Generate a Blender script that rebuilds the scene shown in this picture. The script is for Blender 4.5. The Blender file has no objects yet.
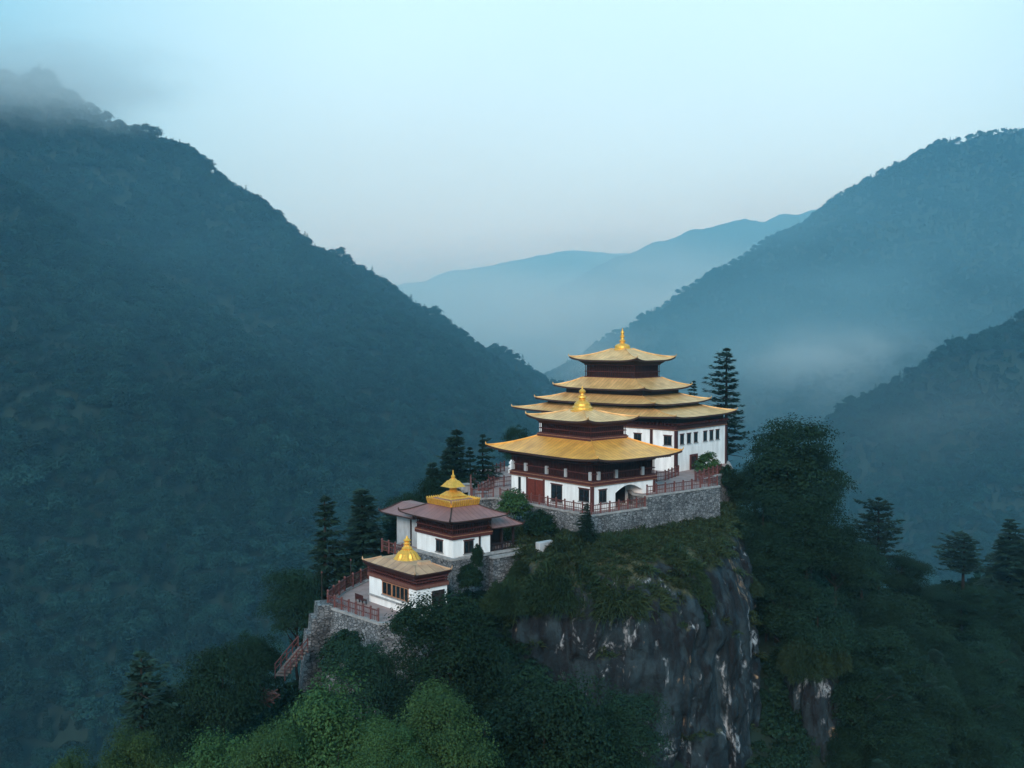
import bpy, bmesh, math, random
import numpy as np
from mathutils import Vector, Matrix

# ------------------------------------------------------------------ camera, world, sun, exposure
S = bpy.context.scene
C = S.collection
R = math.radians
FPX, HOR = 1100.0, 330.0                    # focal length in pixels and the row of the horizon
PITCH = math.atan((384 - HOR) / FPX)
cam = bpy.data.cameras.new('camera')
cam.sensor_width = 36
cam.lens = 36 * FPX / 1024
cam.clip_start, cam.clip_end = 0.5, 60000
co = bpy.data.objects.new('camera', cam)
C.objects.link(co)
co.rotation_euler = (math.pi / 2 - PITCH, 0, 0)
S.camera = co

SUN_EL, SUN_AZ = 26, 192                    # azimuth clockwise from +Y (the view direction): behind and to the left
W = bpy.data.worlds.new('World')
S.world = W
W.use_nodes = True
nt = W.node_tree
nt.nodes.clear()
wo = nt.nodes.new('ShaderNodeOutputWorld')
bg = nt.nodes.new('ShaderNodeBackground')
sky = nt.nodes.new('ShaderNodeTexSky')
sky.sky_type = 'NISHITA'
sky.sun_disc = False
sky.sun_elevation = R(SUN_EL)
sky.sun_rotation = R(SUN_AZ)
sky.altitude = 1500
sky.air_density, sky.dust_density, sky.ozone_density = 1.0, 3.0, 2.0
# the thin overcast in front of the blue: a pale veil, thicker towards the middle of the view
tc = nt.nodes.new('ShaderNodeTexCoord')
dot = nt.nodes.new('ShaderNodeVectorMath'); dot.operation = 'DOT_PRODUCT'
sq = nt.nodes.new('ShaderNodeVectorMath'); sq.operation = 'MULTIPLY'; sq.inputs[1].default_value = (1, 1, 0.45)
nn = nt.nodes.new('ShaderNodeVectorMath'); nn.operation = 'NORMALIZE'
nt.links.new(tc.outputs['Generated'], sq.inputs[0]); nt.links.new(sq.outputs[0], nn.inputs[0]); nt.links.new(nn.outputs[0], dot.inputs[0])
dv = Vector((0.10, 1.0, 0.16)).normalized()
dot.inputs[1].default_value = dv
mr = nt.nodes.new('ShaderNodeMapRange'); mr.interpolation_type = 'SMOOTHSTEP'
mr.inputs['From Min'].default_value, mr.inputs['From Max'].default_value = 0.80, 1.0
mr.inputs['To Min'].default_value, mr.inputs['To Max'].default_value = 0.0, 1.0
nt.links.new(dot.outputs['Value'], mr.inputs['Value'])
nz = nt.nodes.new('ShaderNodeTexNoise')
nz.inputs['Scale'].default_value, nz.inputs['Detail'].default_value = 2.2, 3.0
nt.links.new(tc.outputs['Generated'], nz.inputs['Vector'])
veil = nt.nodes.new('ShaderNodeMix'); veil.data_type = 'RGBA'
veil.inputs['A'].default_value = (2.1, 5.9, 8.4, 1)
veil.inputs['B'].default_value = (7.1, 11.3, 13.3, 1)
# duller towards the horizon, where the cloud is seen edge on
sx = nt.nodes.new('ShaderNodeSeparateXYZ'); nt.links.new(tc.outputs['Generated'], sx.inputs[0])
hz = nt.nodes.new('ShaderNodeMapRange'); hz.interpolation_type = 'SMOOTHSTEP'
hz.inputs['From Min'].default_value, hz.inputs['From Max'].default_value = -0.02, 0.22
hz.inputs['To Min'].default_value = 0.85
nt.links.new(sx.outputs['Z'], hz.inputs['Value'])
hm = nt.nodes.new('ShaderNodeMath'); hm.operation = 'MULTIPLY'
nt.links.new(mr.outputs['Result'], hm.inputs[0]); nt.links.new(hz.outputs['Result'], hm.inputs[1])
nt.links.new(hm.outputs[0], veil.inputs['Factor'])
cl = nt.nodes.new('ShaderNodeMapRange')
cl.inputs['From Min'].default_value, cl.inputs['From Max'].default_value = 0.3, 0.7
cl.inputs['To Min'].default_value, cl.inputs['To Max'].default_value = 0.86, 0.96
nt.links.new(nz.outputs['Fac'], cl.inputs['Value'])
mx = nt.nodes.new('ShaderNodeMix'); mx.data_type = 'RGBA'
nt.links.new(cl.outputs['Result'], mx.inputs['Factor'])
nt.links.new(sky.outputs['Color'], mx.inputs['A'])
nt.links.new(veil.outputs['Result'], mx.inputs['B'])
nt.links.new(mx.outputs['Result'], bg.inputs['Color'])
bg.inputs['Strength'].default_value = 0.0475
nt.links.new(bg.outputs[0], wo.inputs['Surface'])

sd = bpy.data.lights.new('sun', 'SUN')
sd.energy, sd.angle, sd.color = 1.5, R(25), (0.97, 1.0, 0.99)
so = bpy.data.objects.new('sun', sd)
C.objects.link(so)
so.rotation_euler = (R(90 - SUN_EL), 0, R(180 - SUN_AZ))

S.view_settings.view_transform = 'Standard'
S.view_settings.look = 'None'
S.view_settings.gamma = 1
S.view_settings.exposure = 1.25
S.cycles.volume_bounces = 4
S.cycles.max_bounces = 8
S.cycles.diffuse_bounces = 3
S.cycles.transparent_max_bounces = 8

rng = np.random.default_rng(7)
random.seed(7)
HAZE = 0.00017
HAZE_COL = (0.32, 0.74, 1.0)

# ------------------------------------------------------------------ helpers
def pix(px, py, Y):
    """the point at depth Y that the survey pixel (px, py) looks at"""
    a, b = (px - 512) / FPX, (384 - py) / FPX
    c, s = math.cos(PITCH), math.sin(PITCH)
    r = Vector((a, c + b * s, -s + b * c))
    return r * (Y / r.y)

def onz(px, py, z):
    r = pix(px, py, 1.0)
    return r * (z / r.z)

def _hash(i, j, k):
    h = (i * 374761393 + j * 668265263 + k * 2147483647 * 3 + 1274126177) & 0xFFFFFFFF
    h = ((h ^ (h >> 13)) * 1274126177) & 0xFFFFFFFF
    h = ((h ^ (h >> 15)) * 2246822519) & 0xFFFFFFFF
    return ((h ^ (h >> 16)) & 0xFFFFFF) / float(0xFFFFFF)

def vnoise(x, y, z):
    xi, yi, zi = np.floor(x).astype(np.int64), np.floor(y).astype(np.int64), np.floor(z).astype(np.int64)
    fx, fy, fz = x - xi, y - yi, z - zi
    fx, fy, fz = (f * f * f * (f * (f * 6 - 15) + 10) for f in (fx, fy, fz))
    r = 0
    for a in (0, 1):
        wa = fx if a else 1 - fx
        for b in (0, 1):
            wb = fy if b else 1 - fy
            for c in (0, 1):
                wc = fz if c else 1 - fz
                r = r + wa * wb * wc * _hash(xi + a, yi + b, zi + c)
    return r * 2 - 1

def fbm(x, y, z, n=4, ridged=False):
    r, a, t = 0, 1.0, 0
    x, y, z = np.asarray(x, float), np.asarray(y, float), np.asarray(z, float)
    for i in range(n):
        v = vnoise(x + 17.3 * i, y - 9.1 * i, z + 3.7 * i)
        if ridged: v = 1 - 2 * np.abs(v)
        r = r + a * v; t += a
        x, y, z, a = x * 2.03, y * 2.03, z * 2.03, a * 0.5
    return r / t

def link(o, parent=None):
    C.objects.link(o)
    if parent is not None: o.parent = parent
    return o

def mesh_np(name, verts, faces, mat, parent=None, smooth=False, fcol=None):
    """one mesh object from arrays; faces all have the same corner count"""
    verts = np.asarray(verts, np.float32); faces = np.asarray(faces, np.int32)
    me = bpy.data.meshes.new(name)
    n, k = faces.shape
    me.vertices.add(len(verts)); me.vertices.foreach_set('co', verts.ravel())
    me.loops.add(n * k); me.loops.foreach_set('vertex_index', faces.ravel())
    me.polygons.add(n)
    me.polygons.foreach_set('loop_start', np.arange(0, n * k, k, dtype=np.int32))
    me.polygons.foreach_set('loop_total', np.full(n, k, np.int32))
    if smooth: me.polygons.foreach_set('use_smooth', np.ones(n, bool))
    if fcol is not None:
        at = me.attributes.new('tint', 'FLOAT', 'FACE'); at.data.foreach_set('value', np.asarray(fcol, np.float32))
    me.update(calc_edges=True)
    me.materials.append(mat)
    return link(bpy.data.objects.new(name, me), parent)

class MB:
    """collects shapes for ONE part"""
    def __init__(self): self.v, self.f = [], []
    def add(self, vs, fs):
        n = len(self.v); self.v += [tuple(p) for p in vs]; self.f += [tuple(i + n for i in q) for q in fs]
        return self
    def box(self, x0, x1, y0, y1, z0, z1):
        return self.add([(x0,y0,z0),(x1,y0,z0),(x1,y1,z0),(x0,y1,z0),(x0,y0,z1),(x1,y0,z1),(x1,y1,z1),(x0,y1,z1)],
                        [(0,3,2,1),(4,5,6,7),(0,1,5,4),(1,2,6,5),(2,3,7,6),(3,0,4,7)])
    def frustum(self, a0, b0, z0, a1, b1, z1, cx=0, cy=0):
        v = [(cx+s*a+0, cy+t*b, z) for (a, b, z) in ((a0,b0,z0),(a1,b1,z1)) for (s, t) in ((-1,-1),(1,-1),(1,1),(-1,1))]
        return self.add(v, [(0,3,2,1),(4,5,6,7),(0,1,5,4),(1,2,6,5),(2,3,7,6),(3,0,4,7)])
    def tube(self, pts, rad, n=6, caps=True):
        pts = [Vector(p) for p in pts]
        rr = rad if isinstance(rad, (list, tuple)) else [rad] * len(pts)
        vs = []
        for i, p in enumerate(pts):
            d = (pts[min(i+1, len(pts)-1)] - pts[max(i-1, 0)]).normalized()
            a = d.orthogonal().normalized() if abs(d.z) > 0.95 else d.cross(Vector((0,0,1))).normalized()
            b = d.cross(a)
            for k in range(n):
                t = 2 * math.pi * (k + 0.5) / n
                vs.append(p + (a * math.cos(t) + b * math.sin(t)) * rr[i])
        fs = [(i*n+k, i*n+(k+1) % n, (i+1)*n+(k+1) % n, (i+1)*n+k) for i in range(len(pts)-1) for k in range(n)]
        if caps: fs += [tuple(range(n))[::-1], tuple((len(pts)-1)*n+k for k in range(n))]
        return self.add(vs, fs)
    def lathe(self, prof, n=20, c=(0,0,0), square=False):
        """profile of (radius, z) turned about z"""
        vs = []
        for r, z in prof:
            for k in range(n):
                t = 2 * math.pi * (k + 0.5) / n
                q = 1.0 / max(abs(math.cos(t)), abs(math.sin(t))) if square else 1.0
                vs.append((c[0] + r*q*math.cos(t), c[1] + r*q*math.sin(t), c[2] + z))
        fs = [(i*n+k, i*n+(k+1) % n, (i+1)*n+(k+1) % n, (i+1)*n+k) for i in range(len(prof)-1) for k in range(n)]
        fs += [tuple(range(n))[::-1], tuple((len(prof)-1)*n+k for k in range(n))]
        return self.add(vs, fs)
    def build(self, name, mat, parent=None, smooth=False, bevel=0.0):
        me = bpy.data.meshes.new(name); me.from_pydata(self.v, [], self.f)
        bm = bmesh.new(); bm.from_mesh(me); bmesh.ops.recalc_face_normals(bm, faces=bm.faces)
        if bevel: bmesh.ops.bevel(bm, geom=bm.edges[:], offset=bevel, segments=1, affect='EDGES')
        bm.to_mesh(me); bm.free()
        me.materials.append(mat)
        if smooth:
            for p in me.polygons: p.use_smooth = True
        return link(bpy.data.objects.new(name, me), parent)

def tag(o, label=None, cat=None, group=None, kind=None):
    for k, v in (('label', label), ('category', cat), ('group', group), ('kind', kind)):
        if v: o[k] = v
    return o

def thing(name, label, cat, loc=(0,0,0), rz=0.0, group=None):
    o = bpy.data.objects.new(name, None); o.empty_display_size = 0.5
    o.location = loc; o.rotation_euler = (0, 0, rz)
    return tag(link(o), label, cat, group)

def copy_tree(o, parent=None):
    c = o.copy(); C.objects.link(c)
    if parent is not None: c.parent = parent
    for ch in list(o.children): copy_tree(ch, c)
    return c

# ------------------------------------------------------------------ materials
def mat(name, col, rough=0.8, metal=0.0, var=0.15, scale=3.0, col2=None, bump=0.0, bscale=8.0, stretch=(1,1,1), spec=0.3, fine=0.0):
    """principled with a second colour mixed in by noise, plus bump"""
    m = bpy.data.materials.new(name); m.use_nodes = True
    t = m.node_tree; p = t.nodes['Principled BSDF']
    p.inputs['Roughness'].default_value = rough; p.inputs['Metallic'].default_value = metal
    p.inputs['Specular IOR Level'].default_value = spec
    tc = t.nodes.new('ShaderNodeTexCoord'); mp = t.nodes.new('ShaderNodeMapping')
    mp.inputs['Scale'].default_value = stretch
    t.links.new(tc.outputs['Object'], mp.inputs['Vector'])
    n = t.nodes.new('ShaderNodeTexNoise'); n.inputs['Scale'].default_value = scale; n.inputs['Detail'].default_value = 5
    t.links.new(mp.outputs[0], n.inputs['Vector'])
    r = t.nodes.new('ShaderNodeMapRange'); r.inputs['From Min'].default_value, r.inputs['From Max'].default_value = 0.32, 0.68
    t.links.new(n.outputs['Fac'], r.inputs['Value'])
    x = t.nodes.new('ShaderNodeMix'); x.data_type = 'RGBA'
    x.inputs['A'].default_value = (*col, 1)
    c2 = col2 if col2 else tuple(c * (1 - var) for c in col)
    x.inputs['B'].default_value = (*c2, 1)
    t.links.new(r.outputs[0], x.inputs['Factor'])
    t.links.new(x.outputs['Result'], p.inputs['Base Color'])
    if bump:
        n2 = t.nodes.new('ShaderNodeTexNoise'); n2.inputs['Scale'].default_value = bscale; n2.inputs['Detail'].default_value = 4
        t.links.new(mp.outputs[0], n2.inputs['Vector'])
        b = t.nodes.new('ShaderNodeBump'); b.inputs['Strength'].default_value = bump; b.inputs['Distance'].default_value = 0.1
        t.links.new(n2.outputs['Fac'], b.inputs['Height']); t.links.new(b.outputs[0], p.inputs['Normal'])
    return m

def leafmat(name, dark, light, trans=0.25, spread=0.25):
    """leaf colour varies leaf by leaf (tint attribute on the faces) and tree by tree"""
    m = bpy.data.materials.new(name); m.use_nodes = True
    t = m.node_tree; p = t.nodes['Principled BSDF']; p.inputs['Roughness'].default_value = 0.75
    p.inputs['Specular IOR Level'].default_value = 0.15
    a = t.nodes.new('ShaderNodeAttribute'); a.attribute_name = 'tint'
    oi = t.nodes.new('ShaderNodeObjectInfo')
    x = t.nodes.new('ShaderNodeMix'); x.data_type = 'RGBA'
    x.inputs['A'].default_value = (*dark, 1); x.inputs['B'].default_value = (*light, 1)
    t.links.new(a.outputs['Fac'], x.inputs['Factor'])
    h = t.nodes.new('ShaderNodeHueSaturation')
    mr = t.nodes.new('ShaderNodeMapRange'); mr.inputs['To Min'].default_value, mr.inputs['To Max'].default_value = 1 - spread, 1 + spread
    t.links.new(oi.outputs['Random'], mr.inputs['Value']); t.links.new(mr.outputs[0], h.inputs['Value'])
    mh = t.nodes.new('ShaderNodeMapRange'); mh.inputs['To Min'].default_value, mh.inputs['To Max'].default_value = 0.485, 0.52
    t.links.new(oi.outputs['Random'], mh.inputs['Value']); t.links.new(mh.outputs[0], h.inputs['Hue'])
    t.links.new(x.outputs['Result'], h.inputs['Color']); t.links.new(h.outputs[0], p.inputs['Base Color'])
    if trans:
        tr = t.nodes.new('ShaderNodeBsdfTranslucent'); t.links.new(h.outputs[0], tr.inputs['Color'])
        ms = t.nodes.new('ShaderNodeMixShader'); ms.inputs[0].default_value = trans
        t.links.new(p.outputs[0], ms.inputs[1]); t.links.new(tr.outputs[0], ms.inputs[2])
        t.links.new(ms.outputs[0], t.nodes['Material Output'].inputs['Surface'])
    return m

def stonemat(name, c1, c2, mortar, scale=2.6):
    m = bpy.data.materials.new(name); m.use_nodes = True
    t = m.node_tree; p = t.nodes['Principled BSDF']; p.inputs['Roughness'].default_value = 0.9
    p.inputs['Specular IOR Level'].default_value = 0.2
    tc = t.nodes.new('ShaderNodeTexCoord'); mp = t.nodes.new('ShaderNodeMapping'); mp.inputs['Scale'].default_value = (1, 1, 1.7)
    t.links.new(tc.outputs['Object'], mp.inputs['Vector'])
    v = t.nodes.new('ShaderNodeTexVoronoi'); v.inputs['Scale'].default_value = scale
    e = t.nodes.new('ShaderNodeTexVoronoi'); e.feature = 'DISTANCE_TO_EDGE'; e.inputs['Scale'].default_value = scale
    for q in (v, e): t.links.new(mp.outputs[0], q.inputs['Vector'])
    s = t.nodes.new('ShaderNodeSeparateColor'); t.links.new(v.outputs['Color'], s.inputs[0])
    x = t.nodes.new('ShaderNodeMix'); x.data_type = 'RGBA'; x.inputs['A'].default_value = (*c1, 1); x.inputs['B'].default_value = (*c2, 1)
    t.links.new(s.outputs[0], x.inputs['Factor'])
    mr = t.nodes.new('ShaderNodeMapRange'); mr.inputs['From Min'].default_value, mr.inputs['From Max'].default_value = 0.02, 0.09
    t.links.new(e.outputs['Distance'], mr.inputs['Value'])
    y = t.nodes.new('ShaderNodeMix'); y.data_type = 'RGBA'; y.inputs['A'].default_value = (*mortar, 1)
    t.links.new(mr.outputs[0], y.inputs['Factor']); t.links.new(x.outputs['Result'], y.inputs['B'])
    n = t.nodes.new('ShaderNodeTexNoise'); n.inputs['Scale'].default_value = 0.5; n.inputs['Detail'].default_value = 4
    t.links.new(tc.outputs['Object'], n.inputs['Vector'])
    z = t.nodes.new('ShaderNodeMix'); z.data_type = 'RGBA'; z.blend_type = 'MULTIPLY'; z.inputs['Factor'].default_value = 0.6
    rr = t.nodes.new('ShaderNodeMapRange'); rr.inputs['From Min'].default_value, rr.inputs['From Max'].default_value = 0.3, 0.7
    rr.inputs['To Min'].default_value = 0.35
    t.links.new(n.outputs['Fac'], rr.inputs['Value']); t.links.new(y.outputs['Result'], z.inputs['A']); t.links.new(rr.outputs[0], z.inputs['B'])
    t.links.new(z.outputs['Result'], p.inputs['Base Color'])
    b = t.nodes.new('ShaderNodeBump'); b.inputs['Strength'].default_value = 0.8; b.inputs['Distance'].default_value = 0.08
    t.links.new(mr.outputs[0], b.inputs['Height']); t.links.new(b.outputs[0], p.inputs['Normal'])
    return m

def roofmat(name, c1, c2, metal, rough, seam=0.55):
    """sheet metal with standing seams down the slope and weathered patches"""
    m = mat(name, c1, rough, metal, col2=c2, scale=0.9, spec=0.4)
    t = m.node_tree; p = t.nodes['Principled BSDF']
    at = t.nodes.new('ShaderNodeAttribute'); at.attribute_name = 'seam'
    w = t.nodes.new('ShaderNodeMath'); w.operation = 'FRACT'
    d = t.nodes.new('ShaderNodeMath'); d.operation = 'DIVIDE'; d.inputs[1].default_value = seam
    t.links.new(at.outputs['Fac'], d.inputs[0]); t.links.new(d.outputs[0], w.inputs[0])
    r = t.nodes.new('ShaderNodeMapRange'); r.inputs['From Min'].default_value, r.inputs['From Max'].default_value = 0.86, 0.93
    t.links.new(w.outputs[0], r.inputs['Value'])
    fl = t.nodes.new('ShaderNodeMath'); fl.operation = 'FLOOR'; t.links.new(d.outputs[0], fl.inputs[0])
    wn = t.nodes.new('ShaderNodeTexWhiteNoise'); wn.noise_dimensions = '1D'; t.links.new(fl.outputs[0], wn.inputs['W'])
    mr = t.nodes.new('ShaderNodeMapRange'); mr.inputs['To Min'].default_value, mr.inputs['To Max'].default_value = 0.90, 1.04
    t.links.new(wn.outputs['Value'], mr.inputs['Value'])
    lk = p.inputs['Base Color'].links[0].from_socket
    h = t.nodes.new('ShaderNodeHueSaturation'); t.links.new(lk, h.inputs['Color']); t.links.new(mr.outputs[0], h.inputs['Value'])
    x = t.nodes.new('ShaderNodeMix'); x.data_type = 'RGBA'; x.inputs['B'].default_value = (c2[0]*0.55, c2[1]*0.5, c2[2]*0.5, 1)
    sc = t.nodes.new('ShaderNodeMath'); sc.operation = 'MULTIPLY'; sc.inputs[1].default_value = 0.70; t.links.new(r.outputs[0], sc.inputs[0])
    t.links.new(sc.outputs[0], x.inputs['Factor']); t.links.new(h.outputs[0], x.inputs['A']); t.links.new(x.outputs['Result'], p.inputs['Base Color'])
    b = t.nodes.new('ShaderNodeBump'); b.inputs['Strength'].default_value = 0.5; b.inputs['Distance'].default_value = 0.05
    t.links.new(r.outputs[0], b.inputs['Height']); t.links.new(b.outputs[0], p.inputs['Normal'])
    return m

M = {}
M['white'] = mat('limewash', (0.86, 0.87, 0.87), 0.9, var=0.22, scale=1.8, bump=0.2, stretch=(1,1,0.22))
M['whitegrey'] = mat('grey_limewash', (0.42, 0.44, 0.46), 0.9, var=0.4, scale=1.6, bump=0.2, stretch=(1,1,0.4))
M['maroon'] = mat('maroon_timber', (0.055, 0.015, 0.014), 0.6, var=0.5, scale=4, bump=0.2)
M['beam'] = mat('painted_beam', (0.095, 0.026, 0.023), 0.6, var=0.4, scale=4, bump=0.15)
M['trim'] = mat('ochre_trim', (0.17, 0.07, 0.052), 0.6, var=0.3, scale=6)
M['ochre'] = mat('ochre_paint', (0.34, 0.17, 0.10), 0.6, var=0.4, scale=5)
M['dark'] = mat('dark_timber', (0.022, 0.013, 0.014), 0.7, var=0.4, scale=4)
M['glass'] = mat('dark_window_glass', (0.012, 0.018, 0.022), 0.15, var=0.2, spec=0.5)
M['frame'] = mat('dark_window_frame', (0.03, 0.022, 0.022), 0.6)
M['amber'] = mat('amber_mullion', (0.36, 0.17, 0.09), 0.6)
M['gold'] = roofmat('gilded_sheet', (0.92, 0.45, 0.09), (0.66, 0.29, 0.06), 0.25, 0.42)
M['goldpale'] = roofmat('weathered_gilded_sheet', (0.86, 0.52, 0.22), (0.58, 0.32, 0.12), 0.28, 0.45)
M['goldorn'] = mat('gilded_ornament', (0.88, 0.46, 0.08), 0.42, 0.5, var=0.25, scale=5)
M['redroof'] = roofmat('red_sheet_roof', (0.26, 0.125, 0.115), (0.19, 0.09, 0.085), 0.0, 0.55)
M['tanroof'] = roofmat('tan_sheet_roof', (0.50, 0.31, 0.18), (0.34, 0.20, 0.12), 0.0, 0.65, 0.9)
M['fascia'] = mat('dark_fascia', (0.045, 0.022, 0.018), 0.6)
M['stone'] = stonemat('rubble_masonry', (0.11, 0.12, 0.13), (0.29, 0.305, 0.32), (0.05, 0.055, 0.06))
M['coping'] = mat('stone_coping', (0.34, 0.34, 0.34), 0.9, var=0.4, scale=2, bump=0.3)
M['paving'] = mat('terrace_paving', (0.32, 0.24, 0.23), 0.9, var=0.25, scale=1.2, bump=0.1)
M['rail'] = mat('red_rail_paint', (0.125, 0.042, 0.040), 0.6, var=0.4, scale=3)
M['bark'] = mat('bark', (0.030, 0.026, 0.023), 0.95, var=0.5, scale=6, bump=0.6, stretch=(1,1,0.2))
M['leaf_bright'] = leafmat('bright_leaves', (0.019, 0.054, 0.022), (0.062, 0.128, 0.042))
M['leaf_dark'] = leafmat('dark_leaves', (0.005, 0.019, 0.012), (0.016, 0.045, 0.023))
M['needle'] = leafmat('needles', (0.008, 0.026, 0.020), (0.022, 0.052, 0.034), 0.12)
M['grass'] = leafmat('long_grass', (0.017, 0.035, 0.016), (0.046, 0.064, 0.028))
M['forest'] = leafmat('forest_leaves', (0.004, 0.021, 0.016), (0.012, 0.040, 0.027), 0.1, 0.55)

def rockmat():
    m = bpy.data.materials.new('streaked_cliff_rock'); m.use_nodes = True
    t = m.node_tree; N = t.nodes; L = t.links; p = N['Principled BSDF']; p.inputs['Roughness'].default_value = 0.85
    p.inputs['Specular IOR Level'].default_value = 0.25
    tc = N.new('ShaderNodeTexCoord')
    def noise(scale, stretch, detail=6, dist=0.0, lo=0.4, hi=0.6):
        mp = N.new('ShaderNodeMapping'); mp.inputs['Scale'].default_value = stretch
        L.new(tc.outputs['Object'], mp.inputs['Vector'])
        n = N.new('ShaderNodeTexNoise'); n.inputs['Scale'].default_value = scale; n.inputs['Detail'].default_value = detail
        n.inputs['Distortion'].default_value = dist; n.inputs['Roughness'].default_value = 0.62
        L.new(mp.outputs[0], n.inputs['Vector'])
        r = N.new('ShaderNodeMapRange'); r.inputs['From Min'].default_value, r.inputs['From Max'].default_value = lo, hi
        L.new(n.outputs['Fac'], r.inputs['Value'])
        return n, r
    def mix(a, b, f):
        x = N.new('ShaderNodeMix'); x.data_type = 'RGBA'
        for k, s in (('A', a), ('B', b)):
            if isinstance(s, tuple): x.inputs[k].default_value = (*s, 1)
            else: L.new(s, x.inputs[k])
        L.new(f, x.inputs['Factor']); return x.outputs['Result']
    def mul(a, b):
        x = N.new('ShaderNodeMath'); x.operation = 'MULTIPLY'; L.new(a, x.inputs[0]); L.new(b, x.inputs[1]); return x.outputs[0]
    _, base = noise(0.5, (1, 1, 0.5), 9)
    c = mix((0.007, 0.013, 0.017), (0.025, 0.043, 0.053), base.outputs[0])
    _, blk = noise(0.55, (1, 1, 0.20), 8, 1.0, 0.47, 0.60)
    c = mix(c, (0.007, 0.009, 0.012), blk.outputs[0])
    _, pal = noise(0.42, (1, 1, 0.42), 10, 1.0, 0.575, 0.65)
    _, pal2 = noise(2.4, (1, 1, 0.5), 7, 0.5, 0.44, 0.62)
    c = mix(c, (0.34, 0.36, 0.38), mul(pal.outputs[0], pal2.outputs[0]))
    _, tan = noise(0.23, (1, 1, 0.45), 6, 0.8, 0.60, 0.64)
    c = mix(c, (0.30, 0.20, 0.12), mul(tan.outputs[0], pal2.outputs[0]))
    g = N.new('ShaderNodeNewGeometry'); s = N.new('ShaderNodeSeparateXYZ'); L.new(g.outputs['Normal'], s.inputs[0])
    r = N.new('ShaderNodeMapRange'); r.inputs['From Min'].default_value, r.inputs['From Max'].default_value = 0.62, 0.86
    L.new(s.outputs['Z'], r.inputs['Value'])
    _, mg = noise(1.6, (1, 1, 1), 6)
    gr = mix((0.030, 0.042, 0.022), (0.085, 0.085, 0.045), mg.outputs[0])
    c = mix(c, gr, r.outputs[0])
    L.new(c, p.inputs['Base Color'])
    nb, _ = noise(1.6, (1, 1, 0.7), 10)
    b = N.new('ShaderNodeBump'); b.inputs['Strength'].default_value = 0.9; b.inputs['Distance'].default_value = 0.5
    L.new(nb.outputs['Fac'], b.inputs['Height']); L.new(b.outputs[0], p.inputs['Normal'])
    return m
M['rock'] = rockmat()
M['soil'] = mat('forest_floor', (0.006, 0.018, 0.014), 0.95, col2=(0.012, 0.026, 0.017), scale=0.15, bump=0.4, bscale=0.6)

# ------------------------------------------------------------------ terrain: one sheet
def P(px, py, D): v = pix(px, py, D); return (v.x, v.y, v.z)
RIDGES = [   # crest polyline, flat half width, slope, roughness (gullies)
    # great slope on the left
    ([(-900, 900, 330), (-640, 860, 300), P(0, 66, 900), P(60, 92, 890), P(140, 132, 900), P(215, 186, 940), P(290, 247, 990), P(345, 267, 1040),
      P(400, 304, 1110), P(450, 332, 1190), P(500, 355, 1290), P(560, 383, 1400), P(640, 440, 1560)], 4, 0.74, 0.16),
    # its nearer, darker spur
    ([(-520, 560, 150), P(0, 185, 560), P(100, 258, 565), P(200, 338, 575), P(300, 428, 600), P(420, 540, 640)], 4, 0.72, 0.10),
    # big mountain on the right
    ([(1500, 1700, 250), P(1100, 131, 1500), P(1000, 132, 1480), P(940, 144, 1480), P(890, 169, 1500), P(850, 202, 1520), P(800, 239, 1570),
      P(760, 269, 1620), P(700, 304, 1720), P(650, 344, 1830), P(590, 405, 1980)], 5, 0.62, 0.14),
    ([(700, 900, 130), P(1024, 312, 860), P(960, 350, 850), P(900, 392, 845), P(830, 450, 850), P(740, 540, 880)], 4, 0.66, 0.16),
    # far ridges
    ([(-900, 4400, 200), P(380, 290, 4300), P(470, 266, 4200), P(540, 252, 4200), P(600, 249, 4250), P(680, 262, 4300), P(800, 290, 4400)], 10, 0.5, 0.10),
    ([(2600, 3300, 200), P(900, 240, 2900), P(830, 208, 2900), P(760, 217, 2850), P(700, 226, 2850), P(620, 256, 2900), P(560, 288, 2980), P(500, 324, 3100), P(430, 370, 3300)], 10, 0.5, 0.12),
    # the spur that carries the monastery, running down to the lower left
    ([(6, 130, -21.5), (-2.5, 110, -22.5), (-6, 101, -24.5), (-11, 100, -28.5), (-17, 96, -32), (-25, 90, -36), (-35, 80, -42), (-47, 66, -51), (-62, 40, -70)], 2.5, 0.95, 0.10),
    # shoulder in front, under the bright trees
    ([(-3, 104, -25.5), (-6, 92, -31), (-9, 76, -35.5), (-12, 60, -42), (-15, 40, -56)], 2, 0.85, 0.10),
    # wooded buttress right of the cliff and the wooded slope behind it
    ([(26, 142, -22), (29.5, 130, -24), (32, 122, -30), (34, 115, -40), (37, 104, -60)], 1.5, 1.5, 0.10),
    ([(27, 146, -28), (46, 160, -37), (62, 168, -42), (90, 182, -43), (130, 195, -38)], 4, 0.72, 0.12),
    # back of the outcrop
    ([(10, 125, -24), (8, 150, -26), (0, 190, -60), (-10, 240, -110)], 6, 1.0, 0.10),
]
FAR = (1.7, 1.8, 2.4, 2.0, 2.9, 3.0)     # how much farther the big slopes stand than first surveyed
RIDGES = [([tuple(c * FAR[i] for c in p) for p in poly] if i < 6 else poly, a, b, r) for i, (poly, a, b, r) in enumerate(RIDGES)]
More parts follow.
